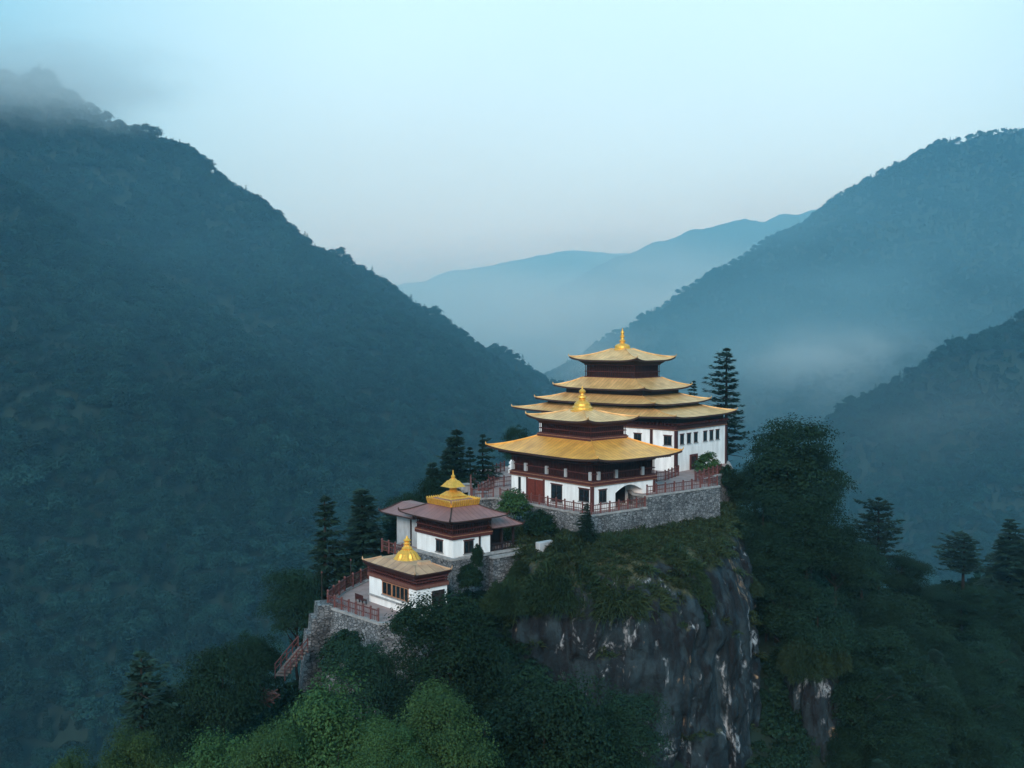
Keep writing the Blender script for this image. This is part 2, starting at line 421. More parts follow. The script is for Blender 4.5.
def height(x, y):
    x, y = np.asarray(x, float), np.asarray(y, float)
    H = -300 + 14 * fbm(x / 180, y / 180, x * 0, 3)
    for i, (poly, flat, slope, rough) in enumerate(RIDGES):
        best = np.full(x.shape, -1e9)
        big = poly[0][2] > 50
        for a, b in zip(poly[:-1], poly[1:]):
            ax, ay, az = a; bx, by, bz = b
            dx, dy = bx - ax, by - ay
            t = np.clip(((x - ax) * dx + (y - ay) * dy) / (dx * dx + dy * dy), 0, 1)
            d = np.hypot(x - ax - t * dx, y - ay - t * dy)
            d = np.maximum(0, d - flat)
            best = np.maximum(best, az + t * (bz - az) - d * slope)
            if a is poly[0] and not big: pass
        crest_d = None
        h = best
        if big:
            # gullies deepen away from the crest
            zc = max(p[2] for p in poly)
            dd = np.clip((zc - best) / slope, 0, 400)
            h = best + rough * np.minimum(dd, 210) * (fbm(x / 190 + i * 7, y / 190, x * 0 + i, 3, True) - 0.35)
            h = h + 5 * fbm(x / 34, y / 34, x * 0 + i * 3, 3)
        else:
            h = best + 0.9 * fbm(x / 6, y / 6, x * 0 + i, 3)
        H = np.maximum(H, h)
    return H

ang = np.unique(np.concatenate([np.linspace(-34, 34, 420), np.linspace(-180, -34, 60), np.linspace(34, 180, 60)]))[:-1]
rad = np.concatenate([[3.0], np.geomspace(12, 17000, 490)])
AA, RR = np.meshgrid(np.radians(ang), rad)
GX, GY = RR * np.sin(AA), RR * np.cos(AA)
GZ = height(GX, GY)
nr, na = GX.shape
idx = np.arange(nr * na).reshape(nr, na)
nx = np.roll(idx, -1, axis=1)
q = np.stack([idx[:-1], nx[:-1], nx[1:], idx[1:]], -1).reshape(-1, 4)
ground = mesh_np('ground', np.stack([GX, GY, GZ], -1).reshape(-1, 3), q, M['soil'], smooth=True)
tag(ground, kind='structure')
def gz(x, y): return float(height(np.array([x]), np.array([y]))[0])

# ------------------------------------------------------------------ the cliff
def loft(name, foot, centre, levels, nth=640, nz=330, amp=1.0, seed=0.0):
    """levels: (z, scale about the centre); the footprint is a closed spline"""
    foot = np.array(foot, float); n = len(foot)
    tt = np.linspace(0, n, nth, endpoint=False); i = np.floor(tt).astype(int); f = (tt - i)[:, None]
    p0, p1, p2, p3 = (foot[(i + k) % n] for k in (-1, 0, 1, 2))
    ring = 0.5 * ((2*p1) + (-p0+p2)*f + (2*p0-5*p1+4*p2-p3)*f*f + (-p0+3*p1-3*p2+p3)*f**3)
    zs = np.array([l[0] for l in levels]); sc = np.array([l[1] for l in levels])
    u = np.linspace(0, 1, nz); cum = np.concatenate([[0], np.cumsum(np.hypot(np.diff(zs), np.diff(sc) * 25))]); cum /= cum[-1]
    z = np.interp(u, cum, zs); s = np.interp(u, cum, sc)
    k = np.array([1, 4, 6, 4, 1]) / 16.0
    for _ in range(4):
        s[2:-2] = np.convolve(s, k, 'valid'); z[2:-2] = np.convolve(z, k, 'valid')
    c = np.array(centre)
    X = c[0] + (ring[None, :, 0] - c[0]) * s[:, None]; Y = c[1] + (ring[None, :, 1] - c[1]) * s[:, None]
    Z = np.repeat(z[:, None], nth, 1)
    # outward push: big bulges, vertical ribs, ledges
    rx, ry = X - c[0], Y - c[1]; rl = np.hypot(rx, ry) + 1e-6
    d = 1.5 * fbm(X / 9 + seed, Y / 9, Z / 16, 3) + 0.55 * fbm(X / 4.2, Y / 4.2 + seed, Z / 9, 4, True) + 0.55 * fbm(X / 1.9, Y / 1.9, Z / 2.2 + seed, 5)
    wx = X + 0.8 * fbm(X / 3, Y / 3, Z / 3 + 11, 2); wz = Z + 1.2 * fbm(X / 4 + 5, Y / 4, Z / 4, 2); wy = Y + 0.8 * fbm(X / 3, Y / 3 + 9, Z / 3, 2)
    blk = _hash(np.floor(wx / 2.6).astype(np.int64), np.floor(wz / 3.7).astype(np.int64), np.floor(wy / 3.4).astype(np.int64)) - 0.5
    blk2 = _hash(np.floor(wx / 1.1).astype(np.int64) + 91, np.floor(wz / 1.5).astype(np.int64), np.floor(wy / 1.3).astype(np.int64)) - 0.5
    d = d + 0.75 * blk + 0.30 * blk2
    cr = fbm(X / 5 + 31, Y / 5 + seed, Z / 26, 2, True); d = d - 1.3 * np.clip((cr - 0.62) / 0.2, 0, 1)
    w = np.clip((levels[0][0] - Z) / 3.0, 0, 1) * amp
    X = X + rx / rl * d * w; Y = Y + ry / rl * d * w
    Z = Z + 0.5 * fbm(X / 4, Y / 4, Z / 4 + 5 + seed, 3) * np.clip((levels[0][0] - Z) / 2.0, 0, 1)
    V = np.stack([X, Y, Z], -1).reshape(-1, 3); V = np.vstack([V, [c[0], c[1], levels[0][0]]])
    id_ = np.arange(nz * nth).reshape(nz, nth); nn = np.roll(id_, -1, axis=1)
    q = np.stack([id_[:-1], id_[1:], nn[1:], nn[:-1]], -1).reshape(-1, 4)
    top = np.stack([id_[0], nn[0], np.full(nth, nz*nth), np.full(nth, nz*nth)], -1)
    me = bpy.data.meshes.new(name)
    me.from_pydata(V.tolist(), [], q.tolist() + [tuple(t[:3]) for t in top.tolist()])
    me.materials.append(M['rock'])
    for p in me.polygons: p.use_smooth = True
    o = link(bpy.data.objects.new(name, me)); return tag(o, kind='structure'), V[:-1].reshape(nz, nth, 3)
cliff, CV = loft('cliff', [(-3.5, 109), (-1.5, 101), (3.5, 97.4), (11, 96.5), (17, 99), (21.5, 104), (24.5, 111), (26.8, 121), (29.5, 136), (30, 148), (24, 160), (8, 164), (-8, 156), (-9, 134), (-6, 117)],
                 (10, 127), [(-20.5, 0.0), (-20.6, 0.79), (-21.1, 0.86), (-22.4, 0.92), (-24.3, 0.97), (-27, 1.0), (-32, 1.02), (-38, 1.01), (-45, 1.0), (-62, 1.06), (-110, 1.2)])
rock2, RV = loft('rock_face', [(29.3, 112), (30.6, 110), (33, 110.3), (34.5, 114), (33, 118), (29.5, 117)], (31.8, 114),
                 [(-32.5, 0.0), (-33, 0.5), (-36, 0.85), (-42, 1.0), (-60, 1.15), (-100, 1.6)], 200, 120, 0.6, 9.0)

# ------------------------------------------------------------------ foliage makers
def quads(cent, nrm, size, asp, rnd):
    """leaf shaped quads at cent facing nrm"""
    n = len(cent)
    nrm = nrm / (np.linalg.norm(nrm, axis=1, keepdims=True) + 1e-9)
    t = rnd.normal(size=(n, 3)); t -= (t * nrm).sum(1, keepdims=True) * nrm; t /= np.linalg.norm(t, axis=1, keepdims=True) + 1e-9
    b = np.cross(nrm, t)
    L = size[:, None]; Wd = (size * asp)[:, None]
    v = np.stack([cent - t * L, cent - b * Wd + nrm * L * 0.15, cent + t * L, cent + b * Wd + nrm * L * 0.15], 1)
    return v.reshape(-1, 3), np.arange(4 * n).reshape(n, 4)

def limb_tubes(mb, rnd, base, top, r0, n_l, spread, z0):
    mb.tube([base, (0.01, 0.0, z0 * 0.6), (0.0, 0.015, z0), (0.01, 0.0, (z0 + top) / 2), (0, 0, top)], [r0 * 1.35, r0, r0 * 0.85, r0 * 0.5, r0 * 0.15], 7)
    for k in range(n_l):
        a = 2 * math.pi * k / n_l + rnd.uniform(-0.4, 0.4); z = z0 + (top - z0) * rnd.uniform(0, 0.55)
        l = spread * rnd.uniform(0.6, 1.0)
        p0 = Vector((0, 0, z)); d = Vector((math.cos(a), math.sin(a), 0))
        mb.tube([p0, p0 + d * l * 0.5 + Vector((0, 0, l * 0.35)), p0 + d * l + Vector((0, 0, l * 0.75))], [r0 * 0.45, r0 * 0.3, r0 * 0.06], 5)

def crown_broad(seed, n_clump, per, leaf, half=(0.44, 0.44, 0.40), cz=0.58, clump=0.13, bottom=-0.75):
    rnd = np.random.default_rng(seed)
    lob = rnd.normal(size=(9, 3)); lob /= np.linalg.norm(lob, axis=1, keepdims=True)
    cs = []
    while len(cs) < n_clump:
        d = rnd.normal(size=3); d /= np.linalg.norm(d)
        if d[2] < bottom: continue
        r = 0.58 + 0.42 * max((lob @ d).max(), 0) ** 4 + rnd.uniform(-0.10, 0.16)
        r *= rnd.uniform(0.40, 1.0) ** 0.40
        taper = 1 - 0.22 * max(d[2], 0)
        cs.append(d * r * np.array(half) * np.array([taper, taper, 1.0]))
    cs = np.array(cs); rad = clump * rnd.uniform(0.5, 1.5, n_clump)
    ct, nr_, tn = [], [], []
    for c, r in zip(cs, rad):
        k = int(per * (r / clump) ** 1.6 * 0.9) + 4
        d = rnd.normal(size=(k, 3)); d /= np.linalg.norm(d, axis=1, keepdims=True)
        d[:, 2] = np.abs(d[:, 2]) * np.where(rnd.random(k) < 0.80, 1, -0.6)
        rr = r * rnd.uniform(0.35, 1.02, (k, 1)) * (1 + 0.18 * np.sin(np.arctan2(d[:, 1], d[:, 0]) * 5 + c[0] * 40))[:, None]
        out = c / (np.linalg.norm(c) + 1e-6)
        pos = c + d * rr * np.array([1.2, 1.2, 0.55]); pos[:, 2] -= 0.35 * r * (np.hypot(d[:, 0], d[:, 1]) * rr[:, 0] / r) ** 2
        ct.append(pos); nr_.append(d * 0.5 + out * 0.2 + np.array([0, 0, 0.6]) + rnd.normal(size=(k, 3)) * 0.4)
        tn.append(np.clip(rnd.uniform(0.0, 1.0) * 0.6 + rnd.uniform(0, 0.4, k), 0, 1))
    ct = np.vstack(ct) + np.array([0, 0, cz]); nr_ = np.vstack(nr_)
    v, f = quads(ct, nr_, leaf * rnd.uniform(0.6, 1.3, len(ct)), 0.55, rnd)
    return v, f, np.concatenate(tn)

def crown_conifer(seed, n_tier, per_tier, blades, length, z0=0.18, width=0.20, tiers=False, droop=0.25, blade=0.03, power=0.85):
    rnd = np.random.default_rng(seed)
    ct, dr, sz, tn, segs = [], [], [], [], []; lean = rnd.uniform(0, 6)
    for k in range(n_tier):
        t = k / (n_tier - 1)
        z = z0 + (0.97 - z0) * (t if not tiers else t)
        if not tiers: z += rnd.uniform(-0.5, 0.5) * 0.45 / n_tier
        prof = ((1 - t) ** power) * (0.75 + 0.25 * min(1, t / 0.12)) if not tiers else math.sqrt(max(0, 1 - t ** 2.2)) * (0.6 + 0.4 * min(1, t / 0.3)) if tiers == 'dome' else (1 - t) ** 0.6 * (0.5 + 0.5 * min(1, t / 0.25 + 0.2))
        L0 = width * prof + 0.012
        m = max(4, int(per_tier * (0.5 + 0.5 * prof)))
        for j in range(m):
            a = 2 * math.pi * (j + rnd.uniform(-0.35, 0.35)) / m + k * 1.3
            L = L0 * rnd.uniform(0.62, 1.18) * (0.78 + 0.30 * math.sin(a * 1.0 + lean) + 0.12 * math.sin(a * 3 + k))
            d = np.array([math.cos(a), math.sin(a), 0]); side = np.array([-d[1], d[0], 0])
            up = rnd.uniform(0.05, 0.3) * (1.0 + 2.0 * t ** 3)
            nb = max(4, int(blades * (0.35 + 0.65 * L / width)))
            s = rnd.uniform(0.12, 1.0, nb) ** 0.8
            zz = up * s * L - droop * L * s ** 2 + 0.10 * L * np.clip(s - 0.7, 0, 1)
            base = np.array([0, 0, z]) + d * (s * L)[:, None]; base[:, 2] += zz
            w = 0.34 * L * (1 - s) + blade * 0.7
            off = rnd.uniform(-1, 1, nb)
            pos = base + side * (off * w)[:, None]; pos[:, 2] += rnd.normal(size=nb) * 0.006 - np.abs(off) * w * 0.15
            di = d * 0.75 + side * (off * 0.9)[:, None] + np.array([0, 0, 0.12 - droop * 0.9]) + rnd.normal(size=(nb, 3)) * 0.22
            ct.append(pos); dr.append(di); sz.append(blade * rnd.uniform(0.7, 1.35, nb)); tn.append(np.clip(rnd.uniform(0, 0.6) + rnd.uniform(0, 0.4, nb), 0, 1))
            segs.append((z, d * L, up * L - droop * L))
    ct, dr, sz, tn = np.vstack(ct), np.vstack(dr), np.concatenate(sz), np.concatenate(tn)
    dr /= np.linalg.norm(dr, axis=1, keepdims=True)
    nrm = np.cross(dr, np.cross(np.array([0, 0, 1.0]), dr)) + rnd.normal(size=dr.shape) * 0.3
    b = np.cross(nrm, dr); b /= np.linalg.norm(b, axis=1, keepdims=True) + 1e-9
    n = len(ct); L = sz[:, None]
    v = np.stack([ct - dr * L * 0.7, ct - b * L * 0.34, ct + dr * L, ct + b * L * 0.34], 1).reshape(-1, 3)
    return v, np.arange(4 * n).reshape(n, 4), tn, segs

TREES = {}
def proto_broad(key, mat_, seed, n_clump, per, leaf, **kw):
    v, f, tn = crown_broad(seed, n_clump, per, leaf, **kw)
    mb = MB(); limb_tubes(mb, random.Random(seed), (0, 0, -0.06), 0.88, 0.022, 8, 0.34, 0.24)
    TREES[key] = (v, f, tn, mb, mat_)
def proto_conifer(key, seed, *a, **kw):
    v, f, tn, segs = crown_conifer(seed, *a, **kw)
    mb = MB(); mb.tube([(0, 0, -0.06), (0, 0, 0.5), (0.004, 0, 0.985)], [0.017, 0.011, 0.002], 6)
    for z, d, dz in segs[::2]:
        mb.tube([(0, 0, z), (d[0] * 0.5, d[1] * 0.5, z + dz * 0.35), (d[0] * 0.9, d[1] * 0.9, z + dz * 0.85)], [0.0035, 0.0025, 0.0008], 4, False)
    TREES[key] = (v, f, tn, mb, M['needle'])
proto_broad('bright_a', M['leaf_bright'], 11, 105, 430, 0.0095)
proto_broad('bright_b', M['leaf_bright'], 23, 105, 430, 0.0095, half=(0.46, 0.42, 0.38))
proto_broad('dark_a', M['leaf_dark'], 31, 90, 380, 0.0105)
proto_broad('dark_b', M['leaf_dark'], 47, 90, 380, 0.0105, half=(0.42, 0.46, 0.42))
proto_broad('dark_tall', M['leaf_dark'], 59, 110, 340, 0.0105, half=(0.36, 0.36, 0.47), cz=0.53, bottom=-0.95, clump=0.11)
proto_conifer('spruce_a', 3, 24, 12, 90, 0, z0=0.06, width=0.22, blade=0.017, droop=0.22)
proto_conifer('spruce_b', 5, 20, 11, 90, 0, z0=0.08, width=0.25, blade=0.017, droop=0.30)
proto_conifer('cedar', 8, 17, 11, 80, 0, z0=0.16, width=0.24, tiers=True, droop=0.10, blade=0.017)
proto_conifer('pine', 13, 11, 11, 90, 0, z0=0.40, width=0.27, tiers='dome', droop=0.08, blade=0.019)
_made = {}
def tree(kind, name, label, px, top_py, D, width_px, group=None, base=None, cat='tree', rz=None):
    """a tree whose top stands at survey pixel (px, top_py) at depth D, rooted on the ground below"""
    t = pix(px, top_py, D)
    zb = gz(t.x, t.y) if base is None else base
    h = max(t.z - zb, 2.0); w = width_px / FPX * D
    v, f, tn, mb, mt = TREES[kind]
    hw = float(np.percentile(np.hypot(v[:, 0], v[:, 1]), 96))
    if kind not in _made:
        root = thing(name, label, cat, (0, 0, 0), 0, group)
        mb.build('trunk', M['bark'], root, smooth=True)
        mesh_np('crown', v, f, mt, root, fcol=tn)
        _made[kind] = root
    else:
        root = copy_tree(_made[kind]); root.name = name
        root['label'] = label; root['category'] = cat
        if 'group' in root: del root['group']
        if group: root['group'] = group
    s = w / (2 * hw)
    for ch in root.children:
        if ch.name.startswith('crown'):
            cz_ = min(1.0, (1.5 if mt is not M['needle'] else 2.1) * w / h); ch.scale.z = cz_; ch.location.z = 1 - cz_
    root.location = (t.x, t.y, zb); s = w / (2 * hw)
    root.scale = (s, s, h / 1.0)
    root.rotation_euler = (0, 0, random.uniform(0, 6.28) if rz is None else rz)
    return root

# ------------------------------------------------------------------ building makers
def curved_roof(name, m, parent, a, b, z0, ai, bi, z1, lift=0.3, thick=0.22, power=1.18, cx=0, cy=0, close=True, n=24, k=8):
    """hipped sheet roof with sweeping eaves; half sizes a, b at the eave and ai, bi at the top. Children: fascia, hip ridges"""
    vs, fs, seam = [], [], []
    def pt(side, s, t):
        # side 0: -y, 1: +x, 2: +y, 3: -x
        A, B = a + (ai - a) * t, b + (bi - b) * t
        A += 0.10 * lift * 0 + 0; flare = lift * 0.2 * (abs(s) ** 5) * (1 - t) ** 2
        z = z0 + (z1 - z0) * t ** power + lift * (abs(s) ** 4.5) * (1 - t) ** 2.2
        x, y = ((s * (A + flare), -B - flare), (A + flare, s * (B + flare)), (-s * (A + flare), B + flare), (-A - flare, -s * (B + flare)))[side]
        return (cx + x, cy + y, z)
    for side in range(4):
        base = len(vs)
        half = (a, b, a, b)[side]; hi = (ai, bi, ai, bi)[side]
        for j in range(k + 1):
            for i in range(n + 1):
                s, t = -1 + 2 * i / n, j / k
                vs.append(pt(side, s, t)); seam.append(s * (half + (hi - half) * t) + 50 + side * 13.7)
        for j in range(k):
            for i in range(n):
                p = base + j * (n + 1) + i; fs.append((p, p + 1, p + n + 2, p + n + 1))
    if close:
        c = len(vs)
        for x, y in ((-ai, -bi), (ai, -bi), (ai, bi), (-ai, bi)): vs.append((cx + x, cy + y, z1)); seam.append(50.2)
        fs.append((c, c + 1, c + 2, c + 3))
    me = bpy.data.meshes.new(name); me.from_pydata(vs, [], fs)
    at = me.attributes.new('seam', 'FLOAT', 'POINT'); at.data.foreach_set('value', np.array(seam, np.float32))
    me.materials.append(m)
    for p in me.polygons: p.use_smooth = True
    o = link(bpy.data.objects.new(name, me), parent)
    # boarded underside and fascia
    ub = MB()
    for side in range(4):
        top = [pt(side, -1 + 2 * i / n, 0) for i in range(n + 1)]
        low = [(x, y, z - thick) for x, y, z in top]
        inn = [(x, y, z0 - thick) for x, y, z in (pt(side, -1 + 2 * i / n, 0.8) for i in range(n + 1))]
        m0 = len(ub.v)
        ub.v += [(x, y, z - 0.004) for x, y, z in top] + low + inn
        for i in range(n):
            ub.f += [(m0 + i, m0 + n + 1 + i, m0 + n + 2 + i, m0 + i + 1), (m0 + n + 1 + i, m0 + 2 * n + 2 + i, m0 + 2 * n + 3 + i, m0 + n + 2 + i)]
    ub.build('eave_board', M['fascia'], o)
    for side in range(4):
        hb = MB(); pts = [pt(side, 1, j / k) for j in range(k + 1)]
        hb.tube([(x, y, z + 0.03) for x, y, z in pts], 0.07, 5)
        x, y, z = pts[0]; d = Vector((x - cx, y - cy, 0)).normalized()
        hb.tube([(x, y, z + 0.02), (x + d.x * 0.08, y + d.y * 0.08, z + 0.12), (x + d.x * 0.10, y + d.y * 0.10, z + 0.34)], [0.10, 0.08, 0.02], 5)
        hb.build('hip_ridge', m if m is not M['redroof'] else M['fascia'], o, smooth=True)
    return o

def rect_frame(mb, hx0, hx1, hy0, hy1, z0, z1, d):
    """a beam running round a rectangle, d thick, outer faces on the rectangle"""
    mb.box(hx0, hx1, hy0, hy0 + d, z0, z1); mb.box(hx0, hx1, hy1 - d, hy1, z0, z1)
    mb.box(hx0, hx0 + d, hy0 + d, hy1 - d, z0, z1); mb.box(hx1 - d, hx1, hy0 + d, hy1 - d, z0, z1)
    return mb

def window(parent, face, at, c0, c1, z0, z1, mull=1, bars=0, fm=None, depth=0.10, sill=True):
    """face 'x': in the plane x = at, looking to -x, spanning y c0..c1; face 'y': in the plane y = at, looking to -y"""
    fm = fm or M['frame']; t = 0.09
    def bx(mb, p0, p1, q0, q1, o0, o1):
        if face == 'x': mb.box(at - o1, at - o0, p0, p1, q0, q1)
        else: mb.box(p0, p1, at - o1, at - o0, q0, q1)
    f = MB()
    bx(f, c0, c1, z0, z0 + t, 0.0, 0.05); bx(f, c0, c1, z1 - t, z1, 0.0, 0.05)
    bx(f, c0, c0 + t, z0 + t, z1 - t, 0.0, 0.05); bx(f, c1 - t, c1, z0 + t, z1 - t, 0.0, 0.05)
    for k in range(mull):
        c = c0 + (c1 - c0) * (k + 1) / (mull + 1); bx(f, c - 0.035, c + 0.035, z0 + t, z1 - t, 0.006, 0.045)
    for k in range(bars):
        z = z0 + (z1 - z0) * (k + 1) / (bars + 1); bx(f, c0 + t, c1 - t, z - 0.025, z + 0.025, 0.006, 0.04)
    w = f.build('window', fm, parent)
    g = MB(); bx(g, c0 + t * 0.5, c1 - t * 0.5, z0 + t * 0.5, z1 - t * 0.5, 0.003, 0.018); g.build('pane', M['glass'], w)
    if sill:
        s = MB(); bx(s, c0 - 0.1, c1 + 0.1, z0 - 0.09, z0 - 0.003, -0.02, 0.11); s.build('sill', M['coping'], w)
        s = MB(); bx(s, c0 - 0.08, c1 + 0.08, z1 + 0.003, z1 + 0.10, -0.02, 0.09); s.build('lintel', M['beam'], w)
    return w

def gallery(parent, name, x0, x1, y0, y1, z0, z1, flare=0.0, step=0.24):
    """a band of close set dark timber balusters round a storey, in front of a dark lattice wall"""
    mb = MB(); mb.box(x0 + 0.25, x1 - 0.25, y0 + 0.25, y1 - 0.25, z0, z1)
    g = mb.build(name, M['dark'], parent)
    b = MB()
    def run(p, q, fixed, axis):
        n = max(2, int(abs(q - p) / step))
        for i in range(n + 1):
            c = p + (q - p) * i / n
            if axis == 'x': b.box(c - 0.035, c + 0.035, fixed - 0.035, fixed + 0.035, z0, z1)
            else: b.box(fixed - 0.035, fixed + 0.035, c - 0.035, c + 0.035, z0, z1)
    run(x0 + 0.1, x1 - 0.1, y0 + 0.06, 'x'); run(y0 + 0.1, y1 - 0.1, x0 + 0.06, 'y')
    run(x0 + 0.1, x1 - 0.1, y1 - 0.06, 'x'); run(y0 + 0.1, y1 - 0.1, x1 - 0.06, 'y')
    o = b.build('baluster', M['maroon'], g); o['kind'] = 'stuff'
    r = MB(); h = z1 - z0
    rect_frame(r, x0 - 0.02, x1 + 0.02, y0 - 0.02, y1 + 0.02, z0 + h * 0.42, z0 + h * 0.42 + 0.09, 0.15)
    rect_frame(r, x0 - 0.05, x1 + 0.05, y0 - 0.05, y1 + 0.05, z0 - 0.02, z0 + 0.10, 0.2)
    rect_frame(r, x0 - 0.05, x1 + 0.05, y0 - 0.05, y1 + 0.05, z1 - 0.12, z1, 0.2)
    r.build('rail', M['beam'], g)
    return g

def spire(parent, x, y, z, w, h, name='finial', kind='bell'):
    mb = MB()
    if kind == 'bell':
        p = [(1.0, 0), (1.02, 0.05), (0.88, 0.09), (0.86, 0.16), (0.70, 0.22), (0.66, 0.30), (0.50, 0.38), (0.30, 0.46), (0.24, 0.50), (0.40, 0.54), (0.36, 0.60), (0.18, 0.64),
             (0.15, 0.70), (0.26, 0.74), (0.28, 0.80), (0.16, 0.86), (0.06, 0.90), (0.03, 1.0)]
    else:   # tall: a low gilded dome under a ringed mast
        p = [(1.0, 0), (1.0, 0.06), (0.82, 0.10), (0.80, 0.20), (0.60, 0.27), (0.30, 0.31), (0.22, 0.36), (0.34, 0.40), (0.34, 0.44), (0.18, 0.48), (0.16, 0.58), (0.26, 0.60), (0.26, 0.64),
             (0.15, 0.67), (0.14, 0.76), (0.20, 0.79), (0.18, 0.84), (0.08, 0.88), (0.05, 0.94), (0.02, 1.0)]
    mb.lathe([(r * w, q * h) for r, q in p], 20, (x, y, z), square=False)
    return mb.build(name, M['goldorn'], parent, smooth=False)

A1 = R(39.7)                                # heading of the front hall, the shrine houses and the terrace
A2 = R(49.0)                                # heading of the main hall
def uv(rz): return Vector((math.cos(rz), math.sin(rz), 0)), Vector((-math.sin(rz), math.cos(rz), 0))
U1, V1 = uv(A1); U2, V2 = uv(A2)
ZT = -18.3                                  # level of the terrace

# ---- main hall
K = pix(676, 474, 132); K.z = -17.35
c = K + U2 * 5.55 + V2 * 11.9
MH = thing('monastery_hall', 'largest monastery building, with four stacked golden roofs, ringed mast on top and white walls below', 'temple', c, A2)
X0, X1, Y0, Y1 = -5.55, 6.1, -11.9, 9.5
w = MB().box(X0, X1, Y0, Y1, -1.5, 5.35).build('wall', M['white'], MH)
b = MB(); rect_frame(b, X0 - 0.12, X1 + 0.12, Y0 - 0.12, Y1 + 0.12, 5.2, 5.75, 0.4); b.build('beam', M['maroon'], MH)
b = MB(); rect_frame(b, X0 - 0.16, X1 + 0.16, Y0 - 0.16, Y1 + 0.16, 5.24, 5.31, 0.2); b.build('beam_trim', M['ochre'], MH)
b = MB().box(X0 + 0.2, X1 - 0.2, Y0 + 0.2, Y1 - 0.2, 5.36, 6.75); b.build('attic', M['dark'], MH)
b = MB()
for i in range(40):
    y = Y0 + (Y1 - Y0) * (i + 0.5) / 40; b.box(X0 - 0.5, X0 + 0.19, y - 0.07, y + 0.07, 5.85, 6.1)
for i in range(24):
    x = X0 + (X1 - X0) * (i + 0.5) / 24; b.box(x - 0.07, x + 0.07, Y0 - 0.5, Y0 + 0.19, 5.85, 6.1)
o = b.build('bracket', M['maroon'], MH); o['kind'] = 'stuff'
for (cx_, cy_) in ((X0, Y0), (X0, Y0 + 3.5), (X0, Y0 + 8.2), (X1, Y0)):
    MB().box(cx_ - 0.13, cx_ + 0.2, cy_ - 0.13, cy_ + 0.22, -1.2, 5.199).build('post', M['maroon'], MH)
for y in (0.65, 5.05, 9.6, 13.0, 16.4): window(MH, 'x', X0, Y0 + y, Y0 + y + 1.1, 3.4, 4.55, 1)
for x in (0.85, 2.4, 4.0, 6.2, 7.7, 9.2): window(MH, 'y', Y0, X0 + x, X0 + x + 0.8, 3.5, 4.7, 0)
d = MB().box(X0 + 3.3, X0 + 4.5, Y0 - 0.07, Y0 - 0.003, 0.0, 1.8).build('door', M['dark'], MH)
f = MB(); f.box(X0 + 3.05, X0 + 3.29, Y0 - 0.14, Y0, 0.0, 2.1); f.box(X0 + 4.51, X0 + 4.75, Y0 - 0.14, Y0, 0.0, 2.1); f.box(X0 + 3.29, X0 + 4.51, Y0 - 0.14, Y0, 1.81, 2.1); f.build('door_frame', M['beam'], d)
curved_roof('roof', M['goldpale'], MH, 7.11, 12.8, 6.82, 5.2, 8.3, 7.75, 0.30)
MB().box(-5.2, 5.2, -8.3, 8.3, 7.6, 8.3).build('storey_wall', M['dark'], MH)
curved_roof('roof', M['goldpale'], MH, 6.44, 9.37, 8.20, 4.2, 6.0, 9.15, 0.30)
MB().box(-4.2, 4.2, -6.0, 6.0, 9.0, 10.0).build('storey_wall', M['dark'], MH)
curved_roof('roof', M['goldpale'], MH, 5.35, 7.12, 9.9, 3.0, 4.1, 11.2, 0.32)
gallery(MH, 'lantern_storey', -2.9, 2.9, -3.95, 3.95, 11.2, 12.9, step=0.3)
MB().frustum(2.95, 4.0, 12.9, 3.7, 4.7, 13.45).build('cornice', M['dark'], MH)
curved_roof('roof', M['goldpale'], MH, 4.3, 5.3, 13.5, 0.8, 1.0, 14.95, 0.42, power=1.3)
spire(MH, 0, 0, 14.7, 1.25, 2.9, kind='tall')

# ---- front hall
K = pix(592, 512, 110); K.z = ZT
c = K + U1 * 4.6 + V1 * 6.35
FH = thing('prayer_hall', 'two tiered hall with bright golden roofs, red door and baluster gallery on the terrace', 'temple', c, A1)
X0, X1, Y0, Y1 = -4.6, 4.6, -6.35, 6.35
# white lower walls with the open porch at the far end of the right hand face
MB().box(X0, X0 + 3.3, Y0, Y1, -1.0, 2.55).build('wall', M['white'], FH)
MB().box(X0 + 7.301, X1, Y0, Y0 + 2.599, -1.0, 2.55).build('wall', M['white'], FH)
MB().box(X0 + 3.301, X1, Y0 + 2.6, Y1, -1.0, 2.55).build('wall', M['white'], FH)
ar = MB()   # shallow arch over the porch
PX, PE = X0 + 3.301, X0 + 7.3
pr = [(PX, 2.55), (PX, 1.6)] + [(PX + (PE - PX) * i / 12, 1.6 + 0.7 * math.sin(math.pi * i / 12)) for i in range(1, 12)] + [(PE, 1.6), (PE, 2.55)]
n = len(pr); ar.add([(x, Y0, z) for x, z in pr] + [(x, Y0 + 0.35, z) for x, z in pr], [tuple(range(n)), tuple(range(n, 2 * n))[::-1]] + [(i, (i + 1) % n, n + (i + 1) % n, n + i) for i in range(n)])
ar.build('porch_arch', M['white'], FH)
MB().box(PX + 0.02, PE - 0.02, Y0 + 2.5, Y0 + 2.59, -0.5, 2.5).build('porch_back', M['dark'], FH)
for x in (X0, X1 - 0.24): MB().box(x - 0.06, x + 0.24, Y0 - 0.06, Y0 + 0.24, -1.0, 2.52).build('corner_post', M['beam'], FH)
b = MB(); rect_frame(b, X0 - 0.14, X1 + 0.14, Y0 - 0.14, Y1 + 0.14, 2.53, 2.98, 0.5); b.build('beam', M['beam'], FH)
b = MB()
for z_ in (2.56, 2.90): rect_frame(b, X0 - 0.17, X1 + 0.17, Y0 - 0.17, Y1 + 0.17, z_, z_ + 0.06, 0.2)
b.build('beam_trim', M['ochre'], FH)
gallery(FH, 'gallery', X0, X1, Y0, Y1, 2.98, 4.75)
